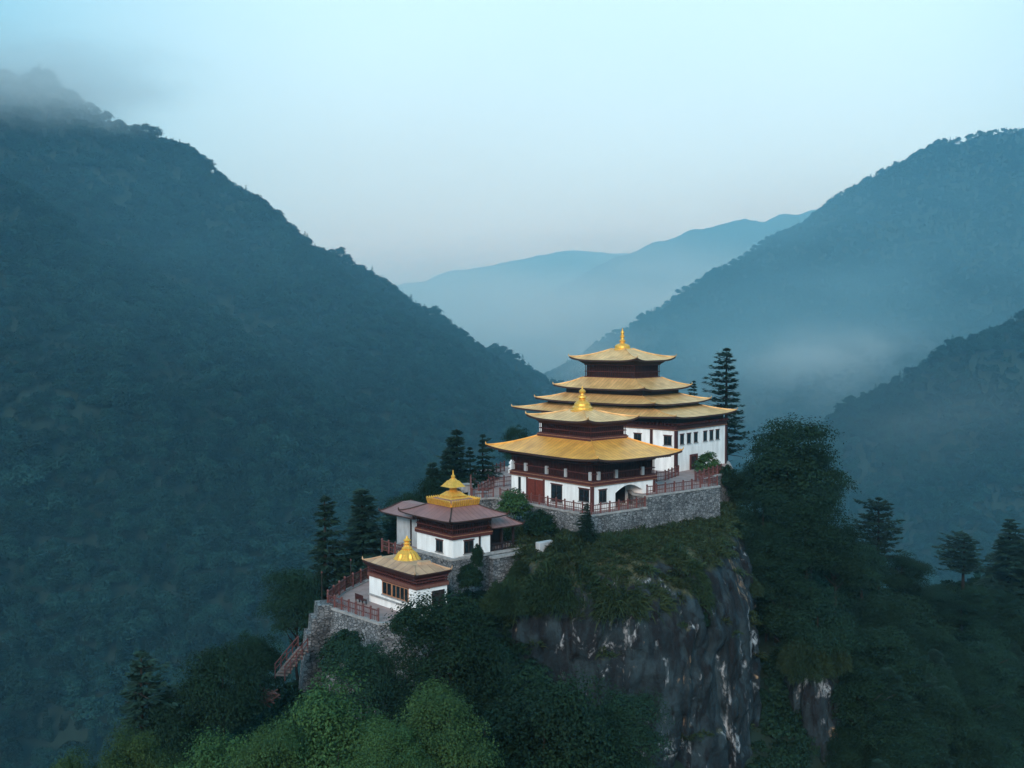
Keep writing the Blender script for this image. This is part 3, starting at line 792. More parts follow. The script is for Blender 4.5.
for t in (0.25, 3.9, 6.9, 10.3, 12.4):
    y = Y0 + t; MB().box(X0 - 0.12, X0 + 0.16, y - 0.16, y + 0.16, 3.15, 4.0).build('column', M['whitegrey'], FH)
for t in (0.9, 3.4, 7.3):
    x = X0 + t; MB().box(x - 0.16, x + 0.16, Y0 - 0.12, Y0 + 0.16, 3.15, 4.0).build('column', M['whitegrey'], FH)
MB().frustum(4.65, 6.4, 4.75, 5.55, 8.0, 5.36).build('cornice', M['dark'], FH)
b = MB()
for i in range(46):
    y = -7.2 + 14.4 * i / 45; b.box(-5.75, -4.4, y - 0.06, y + 0.06, 5.0, 5.2)
for i in range(30):
    x = -5.2 + 10.4 * i / 29; b.box(x - 0.06, x + 0.06, -8.0, -6.3, 5.0, 5.2)
o = b.build('rafter', M['maroon'], FH); o['kind'] = 'stuff'
curved_roof('roof', M['gold'], FH, 6.09, 8.71, 5.36, 2.5, 4.0, 6.95, 0.35)
b = MB(); rect_frame(b, -2.75, 2.75, -4.2, 4.2, 6.75, 7.15, 0.5); b.build('upper_beam', M['beam'], FH)
b = MB(); rect_frame(b, -2.79, 2.79, -4.24, 4.24, 7.04, 7.10, 0.2); b.build('upper_trim', M['ochre'], FH)
gallery(FH, 'upper_gallery', -2.6, 2.6, -4.05, 4.05, 7.15, 8.35, step=0.28)
MB().frustum(2.65, 4.1, 8.35, 3.2, 4.4, 8.85).build('upper_cornice', M['maroon'], FH)
curved_roof('roof', M['goldpale'], FH, 3.67, 4.77, 8.85, 0.9, 1.2, 9.75, 0.35)
spire(FH, 0, 0, 9.6, 1.3, 2.7)
dr = MB().box(X0 - 0.07, X0 - 0.003, 1.05, 3.55, -0.05, 2.4).build('door', mat('red_door', (0.15, 0.030, 0.020), 0.6, var=0.3, scale=3), FH)
MB().box(X0 - 0.11, X0 - 0.071, 2.27, 2.33, -0.05, 2.4).build('door_seam', M['maroon'], dr)
for a_ in (0.83, 3.551): MB().box(X0 - 0.12, X0, a_, a_ + 0.219, -0.05, 2.5).build('door_jamb', M['beam'], dr)
window(FH, 'x', X0, -1.9, -0.2, 0.4, 2.2, 1); window(FH, 'x', X0, -5.95, -4.45, 0.9, 2.2, 1)
window(FH, 'x', X0, 4.75, 5.15, 0.7, 2.4, 0, sill=False)
window(FH, 'y', Y0, X0 + 0.95, X0 + 2.0, 0.8, 2.1, 1)
MB().tube([(X1 + 0.0, Y0, 4.9), (X1, Y0, 4.91)], 0.01).build('corner_bolt', M['dark'], FH)

# ---- upper shrine house (red roof, gilded crown)
KU = pix(452.6, 559, 100)
c = KU + U1 * 2.2 + V1 * 2.85
UH = thing('shrine_house', 'white shrine house with red sheet roof, gilded fringed crown and two lower red roofed wings', 'house', c, A1)
X0, X1, Y0, Y1 = -2.2, 2.2, -2.85, 2.85
MB().box(X0, X1, Y0, Y1, -0.4, 1.78).build('wall', M['white'], UH)
b = MB(); rect_frame(b, X0 - 0.16, X1 + 0.16, Y0 - 0.16, Y1 + 0.16, 1.75, 2.12, 0.4); b.build('beam', M['beam'], UH)
b = MB(); rect_frame(b, X0 - 0.19, X1 + 0.19, Y0 - 0.19, Y1 + 0.19, 2.04, 2.10, 0.2); b.build('beam_trim', M['ochre'], UH)
gallery(UH, 'gallery', X0 - 0.05, X1 + 0.05, Y0 - 0.05, Y1 + 0.05, 2.12, 3.2, step=0.26)
MB().frustum(2.2, 2.85, 3.2, 3.0, 3.65, 3.58).build('cornice', M['dark'], UH)
curved_roof('roof', M['redroof'], UH, 3.37, 4.04, 3.62, 1.5, 1.8, 4.55, 0.12, thick=0.12)
cr = MB().frustum(1.45, 1.7, 4.5, 1.55, 1.8, 4.75).frustum(1.55, 1.8, 4.75, 1.2, 1.4, 5.12).build('crown_base', M['ochre'], UH)
fr = MB()
for (p, q, ax, fx) in ((-1.65, 1.65, 'x', -1.9), (-1.65, 1.65, 'x', 1.9), (-1.9, 1.9, 'y', -1.65), (-1.9, 1.9, 'y', 1.65)):
    n = 13
    for i in range(n):
        u0 = p + (q - p) * (i + 0.14) / n; u1 = p + (q - p) * (i + 0.86) / n; s_ = 1 if fx > 0 else -1
        a, b_ = fx, fx + 0.16 * s_
        if ax == 'x': fr.add([(u0, a, 4.55), (u1, a, 4.55), (u1, b_, 5.02), (u0, b_, 5.02), ((u0+u1)/2, b_ + 0.1*s_, 5.2), (u0, a - .08*s_, 4.55), (u1, a - .08*s_, 4.55), ((u0+u1)/2, a, 5.12)], [(0,1,2,3), (3,2,4), (5,7,6), (0,3,7,5), (1,6,7,2), (3,4,7), (2,7,4), (0,5,6,1)])
        else: fr.add([(a, u0, 4.55), (a, u1, 4.55), (b_, u1, 5.02), (b_, u0, 5.02), (b_ + 0.1*s_, (u0+u1)/2, 5.2), (a - .08*s_, u0, 4.55), (a - .08*s_, u1, 4.55), (a, (u0+u1)/2, 5.12)], [(0,1,2,3), (3,2,4), (5,7,6), (0,3,7,5), (1,6,7,2), (3,4,7), (2,7,4), (0,5,6,1)])
o = fr.build('crown_fringe', M['goldorn'], cr)
mb = MB().frustum(1.0, 1.05, 5.12, 0.75, 0.8, 5.35).frustum(0.9, 0.95, 5.35, 0.45, 0.45, 5.75)
mb.lathe([(0.36, 5.75), (0.40, 5.85), (0.30, 5.95), (0.42, 6.05), (0.30, 6.18)], 12)
mb.frustum(0.86, 0.86, 6.18, 0.74, 0.74, 6.30).frustum(0.74, 0.74, 6.30, 0.40, 0.40, 6.75).lathe([(0.45, 6.75), (0.30, 6.9), (0.16, 6.98), (0.20, 7.08), (0.20, 7.2), (0.08, 7.32), (0.03, 7.75)], 12)
mb.build('finial', M['goldorn'], UH)
window(UH, 'x', X0, -1.35, -0.3, 0.35, 1.45, 1); window(UH, 'y', Y0, X0 + 1.3, X0 + 2.4, 0.3, 1.5, 1)
b = MB().box(X0 + 3.05, X0 + 3.2, Y0 - 0.10, Y0 - 0.003, 0.6, 1.9).build('drain_spout', M['dark'], UH)
# left wing
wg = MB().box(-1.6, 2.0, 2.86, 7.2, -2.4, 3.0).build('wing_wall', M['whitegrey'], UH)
MB().box(-1.66, -1.6, 3.3, 3.5, -1.0, 2.6).box(-1.66, -1.6, 4.6, 4.8, -1.0, 2.6).build('wing_post', M['dark'], wg)
curved_roof('wing_roof', M['redroof'], UH, 2.9, 2.9, 3.05, 0.5, 2.5, 3.85, 0.05, thick=0.12, cx=0.1, cy=5.5)
# right wing: open timber shed
sh = MB()
for x in (2.6, 4.0, 5.4):
    for y in (-2.4, -0.6): sh.box(x - 0.09, x + 0.09, y - 0.09, y + 0.09, -0.3, 2.3)
sh.box(2.3, 5.6, -0.55, -0.45, -0.3, 2.3).box(2.3, 5.6, -2.5, -2.3, 0.05, 0.15).box(2.3, 5.6, -2.45, -2.38, 0.6, 0.72)
for i in range(9): sh.box(2.7 + i * 0.33, 2.78 + i * 0.33, -2.44, -2.39, 0.1, 0.65)
sh.build('shed_frame', M['dark'], UH)
curved_roof('shed_roof', M['redroof'], UH, 2.0, 1.6, 2.35, 1.0, 0.25, 3.0, 0.05, thick=0.12, cx=4.1, cy=-1.5)

# ---- lower shrine house (flat tan roof, gilded bell)
KL = pix(416.8, 588.6, 92)
c = KL + U1 * 1.5 + V1 * 3.75; c.z = -24.3
LH = thing('gate_house', 'small white house with flat tan roof and ribbed golden bell beside the stone bastion', 'house', c, A1)
X0, X1, Y0, Y1 = -1.5, 1.7, -3.7, 3.7
MB().box(X0, X1, Y0, Y1, -2.0, 2.36).build('wall', M['white'], LH)
b = MB(); b.box(X0 - 0.16, X0 - 0.003, Y0 - 0.16, Y1, 0.62, 0.74).box(X0 - 0.002, X1, Y0 - 0.16, Y0 - 0.003, 0.62, 0.74); b.build('ledge', M['coping'], LH)
b = MB(); rect_frame(b, X0 - 0.12, X1 + 0.12, Y0 - 0.12, Y1 + 0.12, 2.33, 2.62, 0.4); b.build('beam', M['trim'], LH)
gallery(LH, 'gallery', X0 - 0.05, X1 + 0.05, Y0 - 0.05, Y1 + 0.05, 2.62, 3.25, step=0.3)
MB().frustum(1.75, 3.8, 3.252, 2.0, 4.1, 3.6).build('cornice', M['maroon'], LH)
curved_roof('roof', M['tanroof'], LH, 1.88, 4.05, 3.66, 0.9, 2.6, 4.12, 0.05, thick=0.14)
bl = MB(); prof = [(1.12, 0.0), (1.15, 0.12), (1.0, 0.3), (0.82, 0.62), (0.55, 0.85), (0.40, 0.98), (0.46, 1.05), (0.30, 1.2), (0.20, 1.35)]
n = 32; vs = []
for r, z in prof:
    for k in range(n): q = r * (1 + (0.07 if k % 2 else -0.03)); vs.append((q * math.cos(2*math.pi*k/n), q * math.sin(2*math.pi*k/n), z + 4.0))
bl.add(vs, [(i*n+k, i*n+(k+1) % n, (i+1)*n+(k+1) % n, (i+1)*n+k) for i in range(len(prof)-1) for k in range(n)] + [tuple((len(prof)-1)*n+k for k in range(n))])
be = bl.build('bell', M['goldorn'], LH); be.location = (0.35, 0.4, 0)
MB().lathe([(0.16, 5.3), (0.34, 5.45), (0.22, 5.6), (0.36, 5.75), (0.14, 5.95), (0.05, 6.15)], 10).build('bell_top', M['goldorn'], be)
v = MB().frustum(0.62, 0.42, 3.9, 0.5, 0.25, 4.35, 0.3, -2.3); v.build('roof_vent', M['tanroof'], LH)
fm = M['amber']
window(LH, 'x', X0, -2.55, 0.0, 1.05, 2.25, 3, 0, fm); window(LH, 'x', X0, 0.02, 1.55, 1.05, 2.25, 1, 0, fm)
MB().box(X0 + 1.6, X0 + 2.9, Y0 - 0.07, Y0 - 0.003, -0.2, 2.0).build('door', M['dark'], LH)

# ------------------------------------------------------------------ terraces, retaining walls, railings
def loc1(u, v, z, k=None):
    k = Vector((8.0557, 110, 0)) if k is None else Vector((k.x, k.y, 0))
    p = k + U1 * u + V1 * v; return (p.x, p.y, z)
def terrace(label, poly, ztop, zbot, batter=0.0, paved=True, name='stone_retaining_wall', coping=True):
    """a polygon of rubble masonry with a paved top; poly runs anticlockwise (x, y)"""
    o = np.array(poly, float); c = o.mean(0)
    root = thing(name, label, 'stone wall', (c[0], c[1], zbot))
    loc = [(p[0] - c[0], p[1] - c[1]) for p in o]; n = len(loc)
    mb = MB(); vs = []; H = ztop - zbot
    for z, s in ((0, batter), (H, 0)):
        for x, y in loc: d = math.hypot(x, y); vs.append((x * (1 + s / d), y * (1 + s / d), z))
    mb.add(vs, [tuple(range(n))[::-1], tuple(range(n, 2*n))] + [(i, (i+1) % n, n + (i+1) % n, n + i) for i in range(n)])
    mb.build('masonry', M['stone'], root)
    if paved:
        pv = MB(); pv.add([(x * 0.985, y * 0.985, H + 0.02) for x, y in loc] + [(x * 0.985, y * 0.985, H - 0.05) for x, y in loc],
                         [tuple(range(n)), tuple(range(n, 2*n))[::-1]] + [(n + i, n + (i+1) % n, (i+1) % n, i) for i in range(n)])
        pv.build('paving', M['paving'], root)
    if coping:
        cp = MB()
        for i in range(n):
            a, b = Vector((*loc[i], 0)), Vector((*loc[(i+1) % n], 0)); d = (b - a).normalized(); nn_ = Vector((d.y, -d.x, 0))
            L = (b - a).length; k = max(1, int(L / 0.9))
            for j in range(k):
                p, q = a + d * (L * j / k + 0.01), a + d * (L * (j + 1) / k - 0.01); h = H + 0.14 + random.uniform(0, 0.04)
                e = [p + nn_ * 0.10, q + nn_ * 0.10, q - nn_ * 0.32, p - nn_ * 0.32]
                cp.add([(t.x, t.y, H - 0.03) for t in e] + [(t.x, t.y, h) for t in e], [(0,3,2,1), (4,5,6,7), (0,1,5,4), (1,2,6,5), (2,3,7,6), (3,0,4,7)])
        cp.build('coping', M['coping'], root)
    return root

def railing(label, pts, h=1.0, step=1.35, dense=0.26):
    pts = [Vector(p) for p in pts]; o = pts[0]
    root = thing('railing', label, 'railing', o, 0, 'red timber railings of the terraces')
    rl, bal, posts = MB(), MB(), []
    for a, b in zip(pts[:-1], pts[1:]):
        a, b = a - o, b - o; d = (b - a); L = d.length; n = max(1, round(L / step))
        for z in (0.12, h * 0.55, h):
            rl.tube([a + Vector((0, 0, z)), b + Vector((0, 0, z))], 0.045 if z < h else 0.06, 4)
        m = max(2, int(L / dense))
        for i in range(1, m):
            p = a + d * (i / m); bal.box(p.x - 0.022, p.x + 0.022, p.y - 0.022, p.y + 0.022, p.z + 0.14, p.z + h - 0.04)
        for i in range(n + (b == pts[-1] - o)): posts.append(a + d * (i / n))
    rl.build('rail', M['rail'], root)
    q = bal.build('baluster', M['rail'], root); q['kind'] = 'stuff'
    pm = None
    for p in posts:
        if pm is None:
            pm = MB().box(-0.075, 0.075, -0.075, 0.075, -0.1, h + 0.12).frustum(0.11, 0.11, h + 0.121, 0.05, 0.05, h + 0.24).build('post', M['rail'], root); e = pm
        else:
            e = pm.copy(); C.objects.link(e); e.parent = root
        e.location = p
    return root

xy = lambda L: [p[:2] for p in L]
ZU = -17.15
low = [loc1(u, v, ZT) for u, v in ((-1.9, -1.9), (5.99, -1.9), (5.99, 3), (12, 9), (18, 20), (17, 33), (12, 33), (4.3, 26), (-5, 13.8), (-1.9, 13.2))]
terrace('long grey stone wall carrying the walkway of the two tiered golden hall', xy(low), ZT, -25.0, 0.2)
upp = [loc1(u, v, ZU) for u, v in ((6.0, -1.92), (17.5, -1.92), (18.6, 2.2), (29, 5.5), (36, 12), (30, 34), (20, 34), (20, 20), (12.5, 8.9), (9.3, 5.0), (6.0, 0.2))]
terrace('tall grey stone retaining wall below the paved court of the largest hall', xy(upp), ZU, -24.5, 0.25)
z0 = ZU + 0.02; z1 = ZT + 0.02
railing('red railing along the outer edge of the high court wall', [loc1(6.2, -1.7, z0), loc1(17.3, -1.7, z0), loc1(18.3, 2.3, z0), loc1(26, 4.9, z0)])
railing('red railing across the paved court, between the two golden halls', [loc1(9.5, 5.2, z0), loc1(16.5, 5.2, z0), loc1(21, 7.2, z0)])
railing('red railing on the walkway wall in front of the red door', [loc1(-1.7, 12.6, z1), loc1(-1.7, -1.7, z1), loc1(5.9, -1.7, z1)])
railing('red railing round the clutter filled yard beside the white chorten', [loc1(-4.6, 14.0, z1), loc1(4.2, 25.5, z1), loc1(13.5, 30.4, z1)], h=1.1)
railing('short red railing between the yard and the walkway, above the leafy shrub', [loc1(-4.5, 13.9, z1), loc1(-2.0, 13.4, z1)], h=1.1)
railing('red railing dividing the yard in two beside the pale plinth', [loc1(-2.4, 15.5, z1), loc1(3.0, 19.5, z1), loc1(7.5, 19.5, z1)], h=1.1)

# yard things
ch = thing('chorten', 'small white banded chorten standing at the back of the yard, under the golden eave tip', 'chorten', tuple(onz(515, 473, ZT + 0.02)), A1)
mb = MB(); z = 0
for k, (a, hh) in enumerate(((0.62, 0.5), (0.5, 0.22), (0.6, 0.26), (0.48, 0.22), (0.56, 0.26), (0.44, 0.22))): mb.frustum(a, a, z, a * 0.96, a * 0.96, z + hh); z += hh
mb.build('body', M['white'], ch); MB().lathe([(0.35, z), (0.4, z + 0.2), (0.25, z + 0.45), (0.08, z + 0.7)], 12).build('top', M['dark'], ch)
def plinth(label, u, v, s, h):
    t = thing('stone_plinth', label, 'plinth', loc1(u, v, z1), A1)
    MB().frustum(s, s * 0.7, 0, s * 0.94, s * 0.64, h).build('block', M['whitegrey'], t, bevel=0.03); MB().box(-s * 1.08, s * 1.08, -s * 0.78, s * 0.78, h + 0.001, h + 0.12).build('slab', M['coping'], t)
plinth('pale square stone plinth in the yard, the larger of two', -1.6, 19.0, 0.75, 0.8)
plinth('low pale stone plinth near the yard railing, the smaller of two', -2.6, 14.6, 0.5, 0.5)
def bench(label, p, rz, l=1.6):
    wood_ = M['maroon'] if label.startswith('dark') else M['rail']
    t = thing('bench', label, 'bench', p, rz, 'timber benches on the terraces')
    MB().box(-l/2, l/2, -0.22, 0.22, 0.42, 0.48).build('seat', wood_, t)
    MB().box(-l/2, l/2, 0.18, 0.22, 0.5, 0.9).build('backrest', wood_, t)
    for s in (-1, 1):
        for y in (-0.18, 0.18): MB().box(s * (l/2 - 0.1) - 0.04, s * (l/2 - 0.1) + 0.04, y - 0.04, y + 0.04, 0, 0.419).build('leg', M['dark'], t)
bench('red timber bench in the middle of the yard', loc1(1.5, 21.5, z1), A1 + 0.4, 2.0)
bench('red timber bench against the yard railing, furthest from the hall', loc1(6.5, 24.5, z1), A1 + 0.8, 2.0)

# upper shrine house platform
def locU(u, v, z): return loc1(u, v, z, KU)
terrace('rough stone block carrying the white shrine house and its shed', xy([locU(u, v, 0) for u, v in ((-0.5, -0.55), (8.2, -0.5), (8.4, 2.6), (6, 9), (-0.5, 9))]), KU.z - 0.02, -28.5, 0.25)
lw = terrace('low pale wall running from the shrine house shed towards the shrubs', xy([locU(u, v, 0) for u, v in ((3.6, -1.5), (9.6, -1.2), (9.6, -0.8), (3.6, -1.0))]), -21.2, -24.0, 0.1, False, name='low_stone_wall')
bk = thing('stone_slab', 'short pale stone slab lying on the grassy slope below the walkway wall', 'slab', pix(545, 541, 103.5), A1)
MB().box(-0.95, 0.95, -0.32, 0.32, -1.0, -0.02).build('slab_block', M['whitegrey'], bk, bevel=0.05)
railing('dark red railing behind the tan roofed house, up to the shrine house', [locU(-1.5, 9.5, -21.5), locU(-1.5, 6.0, -21.5)], h=1.0)

# lower bastion
ZL = -24.35
A_, B_, C_, D_ = onz(378, 624, ZL), onz(325, 607, ZL), onz(343, 592, ZL), onz(369, 580, ZL)
last = KL + U1 * 3.5 + V1 * 8.0
bast = terrace('tall battered grey stone bastion under the lower railed terrace', [(A_.x + 0.2, A_.y - 0.3), (KL.x + 2.8, KL.y + 0.5), (last.x, last.y), (D_.x, D_.y), (C_.x, C_.y), (B_.x, B_.y)], ZL, -36, 1.1)
cpos = Vector(bast.location)
w = thing('masonry_window', None, None)
bpy.data.objects.remove(w)
bt = MB(); p0 = Vector((B_.x, B_.y, ZL)) - cpos; d = Vector((-0.72, -0.25, 0)).normalized(); s_ = Vector((-d.y, d.x, 0))
for k, (o_, zt) in enumerate(((0.75, 0.4), (1.25, -0.7), (1.7, -2.0))):
    e = [p0 + d * (-1.6) + s_ * 1.0, p0 + d * o_ + s_ * 1.0, p0 + d * o_ - s_ * 1.0, p0 + d * (-1.6) - s_ * 1.0]
    f = [q + d * (1.0 if 0 < i < 3 else 0) for i, q in enumerate(e)]
    bt.add([(q.x, q.y, -36 - cpos.z) for q in f] + [(q.x, q.y, p0.z + zt) for q in e], [(0,3,2,1), (4,5,6,7), (0,1,5,4), (1,2,6,5), (2,3,7,6), (3,0,4,7)])
bt.build('buttress', M['stone'], bast)
railing('red railing on the outer edge of the lower bastion, facing the white gate house', [(A_.x, A_.y + 0.25, ZL), (B_.x + 0.25, B_.y, ZL)], h=1.05, step=1.1)
railing('red railing with taller posts at the back of the lower bastion', [(B_.x + 0.25, B_.y + 0.1, ZL), (C_.x + 0.2, C_.y - 0.2, ZL), (D_.x, D_.y - 0.3, ZL)], h=1.3, step=1.6)
bench('dark timber bench standing on the lower bastion beside the gate house', tuple(onz(361, 604, ZL)), A1 + 1.57, 1.3)
for i, (px_, py_) in enumerate(((322, 602), (351, 588))):
    t = thing('flag_pole', ('thin bare flag pole at the outer corner of the lower bastion', 'thin bare flag pole behind the lower bastion terrace')[i], 'pole', tuple(onz(px_, py_, ZL)))
    MB().tube([(0, 0, -0.3), (0, 0, 2.6)], [0.05, 0.035], 6).build('shaft', M['bark'], t); MB().lathe([(0.05, 2.6), (0.09, 2.66), (0.02, 2.8)], 8).build('knob', M['rail'], t)
# stair down from the bastion
st = thing('wooden_stair', 'timber stair with handrails going down beside the bastion', 'stair', pix(303, 648, 92))
stp = MB(); e = pix(280, 676, 90) - pix(303, 648, 92); sd_ = Vector((e.y, -e.x, 0)).normalized() * 0.6
for k in range(9):
    p = e * (k / 9); stp.box(p.x - 0.5, p.x + 0.5, p.y - 0.5, p.y + 0.5, p.z - 0.12, p.z)
stp.build('tread', mat('grey_stair_wood', (0.16, 0.13, 0.12), 0.9, var=0.4), st)
for s in (-1, 1):
    r = MB(); a = sd_ * s; r.tube([a + Vector((0, 0, 0.9)), a + e + Vector((0, 0, 0.9))], 0.05, 4); r.tube([a + Vector((0, 0, 0.45)), a + e + Vector((0, 0, 0.45))], 0.04, 4)
    for k in range(5): p = a + e * (k / 4); r.tube([p + Vector((0, 0, -0.3)), p + Vector((0, 0, 0.95))], 0.05, 4)
    r.build('handrail', M['rail'], st)
tp = pix(263, 697, 84)
pl = thing('timber_pile', 'heap of reddish broken timbers among the trees below the bastion', 'timber pile', tp)
mb = MB()
for k in range(46):
    a, r_ = random.uniform(0, 6.28), random.uniform(0, 1.0); p = Vector((r_ * math.cos(a), r_ * math.sin(a), random.uniform(-0.5, 0.7) * (1 - r_ * 0.6)))
    d = Vector((random.uniform(-1, 1), random.uniform(-1, 1), random.uniform(-0.35, 0.35))).normalized() * random.uniform(0.5, 1.1)
    mb.tube([p - d, p + d], random.uniform(0.035, 0.07), 4)
mb.build('timber', mat('weathered_red_timber', (0.10, 0.050, 0.044), 0.8, var=0.5, scale=3), pl)

# ------------------------------------------------------------------ trees one can tell apart: kind, name, label, px, top row, depth, width in pixels
T = [
 ('cedar', 'cedar_tree', 'tall layered dark cedar rising behind the largest golden roofed hall', 727, 346, 152, 60, -24),
 ('spruce_b', 'spruce_tree', 'slim conifer tip showing just above the eaves beside the tall cedar', 694, 380, 156, 30, -24),
 ('spruce_a', 'spruce_tree', 'dense pointed conifer, tallest of those behind the shrine house', 457, 427, 128, 76, None),
 ('spruce_b', 'spruce_tree', 'slender conifer next to the yard railing', 483, 433, 134, 52, None),
 ('spruce_a', 'spruce_tree', 'short conifer at the outer edge of the clump behind the shrine house', 432, 460, 122, 66, None),
 ('spruce_b', 'spruce_tree', 'feathery conifer, outermost of the pair beside the gate house', 325, 494, 110, 86, None),
 ('spruce_a', 'spruce_tree', 'dense conifer touching the grey wing of the shrine house', 361, 486, 112, 98, None),
 ('spruce_a', 'spruce_tree', 'dark small conifer between the pair by the gate house and the shrine house', 396, 500, 116, 62, None),
 ('dark_a', 'broadleaf_tree', 'dark leafy crown between the conifers, behind the shrine house wing', 408, 494, 122, 50, None),
 ('spruce_b', 'spruce_tree', 'small conifer behind the yard railing, next to the tallest of the clump', 470, 446, 130, 44, None),
 ('dark_b', 'broadleaf_tree', 'dark rounded crown in front of the tallest conifer behind the shrine house', 440, 472, 120, 56, None),
 ('spruce_a', 'spruce_tree', 'pointed conifer squeezed between the tallest one and the yard railing', 446, 448, 125, 50, None),
 ('dark_a', 'broadleaf_tree', 'dark leafy crown at the foot of the clump beside the yard', 466, 474, 127, 50, None),
 ('cedar', 'cedar_tree', 'lone dark layered conifer low on the slope, standing apart over the valley', 140, 648, 80, 104, None),
 ('dark_a', 'broadleaf_tree', 'big dark broadleaf tree at the end of the high court wall', 788, 413, 128, 98, None),
 ('dark_tall', 'broadleaf_tree', 'dark tree leaning out over the valley just below the big tree crown', 812, 446, 126, 64, None),
 ('dark_b', 'broadleaf_tree', 'dark tree between the court wall corner and the big tree', 764, 482, 124, 70, None),
 ('dark_tall', 'broadleaf_tree', 'dark tree halfway down the cleft, behind the cliff edge', 778, 528, 119, 66, None),
 ('dark_b', 'broadleaf_tree', 'dark tree on the outer side of the cleft, over the wooded slope', 836, 520, 130, 62, None),
 ('dark_a', 'broadleaf_tree', 'dark crown under the round headed pine of the ridge', 862, 542, 152, 62, None),
 ('dark_tall', 'broadleaf_tree', 'dark crown beside the round headed pine, further along the ridge', 902, 552, 164, 60, None),
 ('dark_b', 'broadleaf_tree', 'low dark crown in the dip of the ridge between the pines', 932, 584, 166, 56, None),
 ('dark_a', 'broadleaf_tree', 'dark crown at the foot of the large ridge conifer', 992, 588, 168, 56, None),
 ('dark_b', 'broadleaf_tree', 'dark crown on the ridge below the bare trunked pine', 962, 598, 162, 56, None),
 ('dark_a', 'broadleaf_tree', 'dark bushy tree bulging below the big tree at the court wall', 806, 500, 121, 84, None),
 ('dark_tall', 'broadleaf_tree', 'dark tree hanging in the cleft right of the cliff edge', 788, 560, 116, 70, None),
 ('dark_b', 'broadleaf_tree', 'round crowned tree in the cleft, lowest beside the pale rock face', 818, 585, 113, 76, None),
 ('dark_a', 'broadleaf_tree', 'dark tree tucked against the corner of the high court wall', 754, 462, 132, 66, None),
 ('dark_b', 'broadleaf_tree', 'dark tree clinging to the right edge of the cliff', 768, 520, 120, 54, None),
 ('pine', 'pine_tree', 'round headed pine standing up from the wooded ridge beside the big dark tree', 879, 496, 160, 52, None),
 ('pine', 'pine_tree', 'round headed pine with bare trunk, middle of the wooded ridge', 964, 532, 172, 50, None),
 ('spruce_b', 'spruce_tree', 'large dark conifer on the ridge at the edge of the photo', 1010, 518, 176, 74, None),
 ('spruce_b', 'spruce_tree', 'pointed conifer beyond the ridge pines, cut by the frame', 1040, 530, 182, 70, None),
 ('bright_a', 'broadleaf_tree', 'largest fresh green tree at the bottom, under the bastion', 330, 673, 63, 158, None),
 ('bright_b', 'broadleaf_tree', 'fresh green tree at the bottom, beside the largest one, towards the cliff', 440, 676, 62, 118, None),
 ('bright_b', 'broadleaf_tree', 'small fresh green tree in front of the largest one, towards the timber pile', 272, 716, 60, 86, None),
 ('bright_b', 'broadleaf_tree', 'small fresh green tree in front of the largest one, towards the cliff', 392, 714, 59, 84, None),
 ('bright_b', 'broadleaf_tree', 'fresh green tree at the bottom below the timber pile', 222, 724, 64, 120, None),
 ('bright_a', 'broadleaf_tree', 'small fresh green tree below the lone layered conifer', 136, 722, 67, 90, None),
 ('bright_a', 'broadleaf_tree', 'low green tree cut by the bottom edge, outermost over the valley', 70, 750, 66, 80, None),
 ('dark_a', 'broadleaf_tree', 'broad dark tree in front of the shrine house stone block', 450, 588, 82, 112, None),
 ('dark_b', 'broadleaf_tree', 'large dark tree at the bottom against the foot of the cliff', 545, 656, 72, 150, None),
 ('dark_a', 'broadleaf_tree', 'smaller dark tree at the cliff foot beside the large one', 618, 688, 76, 92, None),
 ('dark_b', 'broadleaf_tree', 'mid green tree sloping down from the stair', 222, 642, 82, 92, None),
 ('dark_a', 'broadleaf_tree', 'dark tree hugging the outer foot of the bastion', 296, 566, 100, 62, None),
 ('dark_b', 'broadleaf_tree', 'green tree just below the stair top', 254, 627, 97, 60, None),
 ('dark_a', 'broadleaf_tree', 'green bushy tree hiding the foot of the bastion wall', 372, 640, 80, 84, None),
 ('dark_b', 'broadleaf_tree', 'dark tree between the broad dark tree and the cliff', 484, 664, 82, 66, None),
 ('dark_a', 'broadleaf_tree', 'dark tree filling the gap behind the largest fresh green tree', 318, 698, 74, 64, None),
 ('dark_b', 'broadleaf_tree', 'dark low tree behind the lone layered conifer', 180, 690, 80, 80, None),
 ('dark_b', 'broadleaf_tree', 'dark crown showing behind the yard, beside the largest hall', 520, 424, 158, 34, -24),
 ('dark_a', 'broadleaf_tree', 'dark crown below the conifers behind the shrine house', 412, 490, 124, 40, None),
]
for k_, nm, lb, px_, ty, D_t, wd, bs in T:
    tree(k_, nm, lb, px_, ty, D_t, wd, base=bs)
tree('spruce_b', 'young_conifer', 'young pointed conifer in front of the walkway wall under the hall corner', 587, 503, 104.6, 30, base=-20.9)
# the wooded slope right of the cliff: nothing tells its dark crowns apart
rs = random.Random(5)
for i in range(170):
    px_ = rs.uniform(790, 1075); D_t = rs.uniform(98, 185)
    p = pix(px_, 600, D_t); zg = gz(p.x, p.y)
    if zg < -85 or zg > -36 or (px_ < 850 and zg > -40): continue
    h = rs.uniform(6, 10); k_ = rs.choice(['dark_a', 'dark_b', 'dark_tall', 'spruce_a', 'dark_a'])
    ty = 330 - (zg + h) / D_t * FPX
    if ty < (545 + (px_ - 835) * 0.12 if px_ < 895 else 584): continue
    if ty < 700 - (px_ - 790) * 1.3 or (790 < px_ < 846 and D_t < 117): continue
    tree(k_, 'slope_tree', 'dark hazy tree in the wooded slope beyond the cliff', px_, ty, D_t, rs.uniform(0.62, 0.95) * h / D_t * FPX, group='dark trees of the wooded slope beyond the cliff')

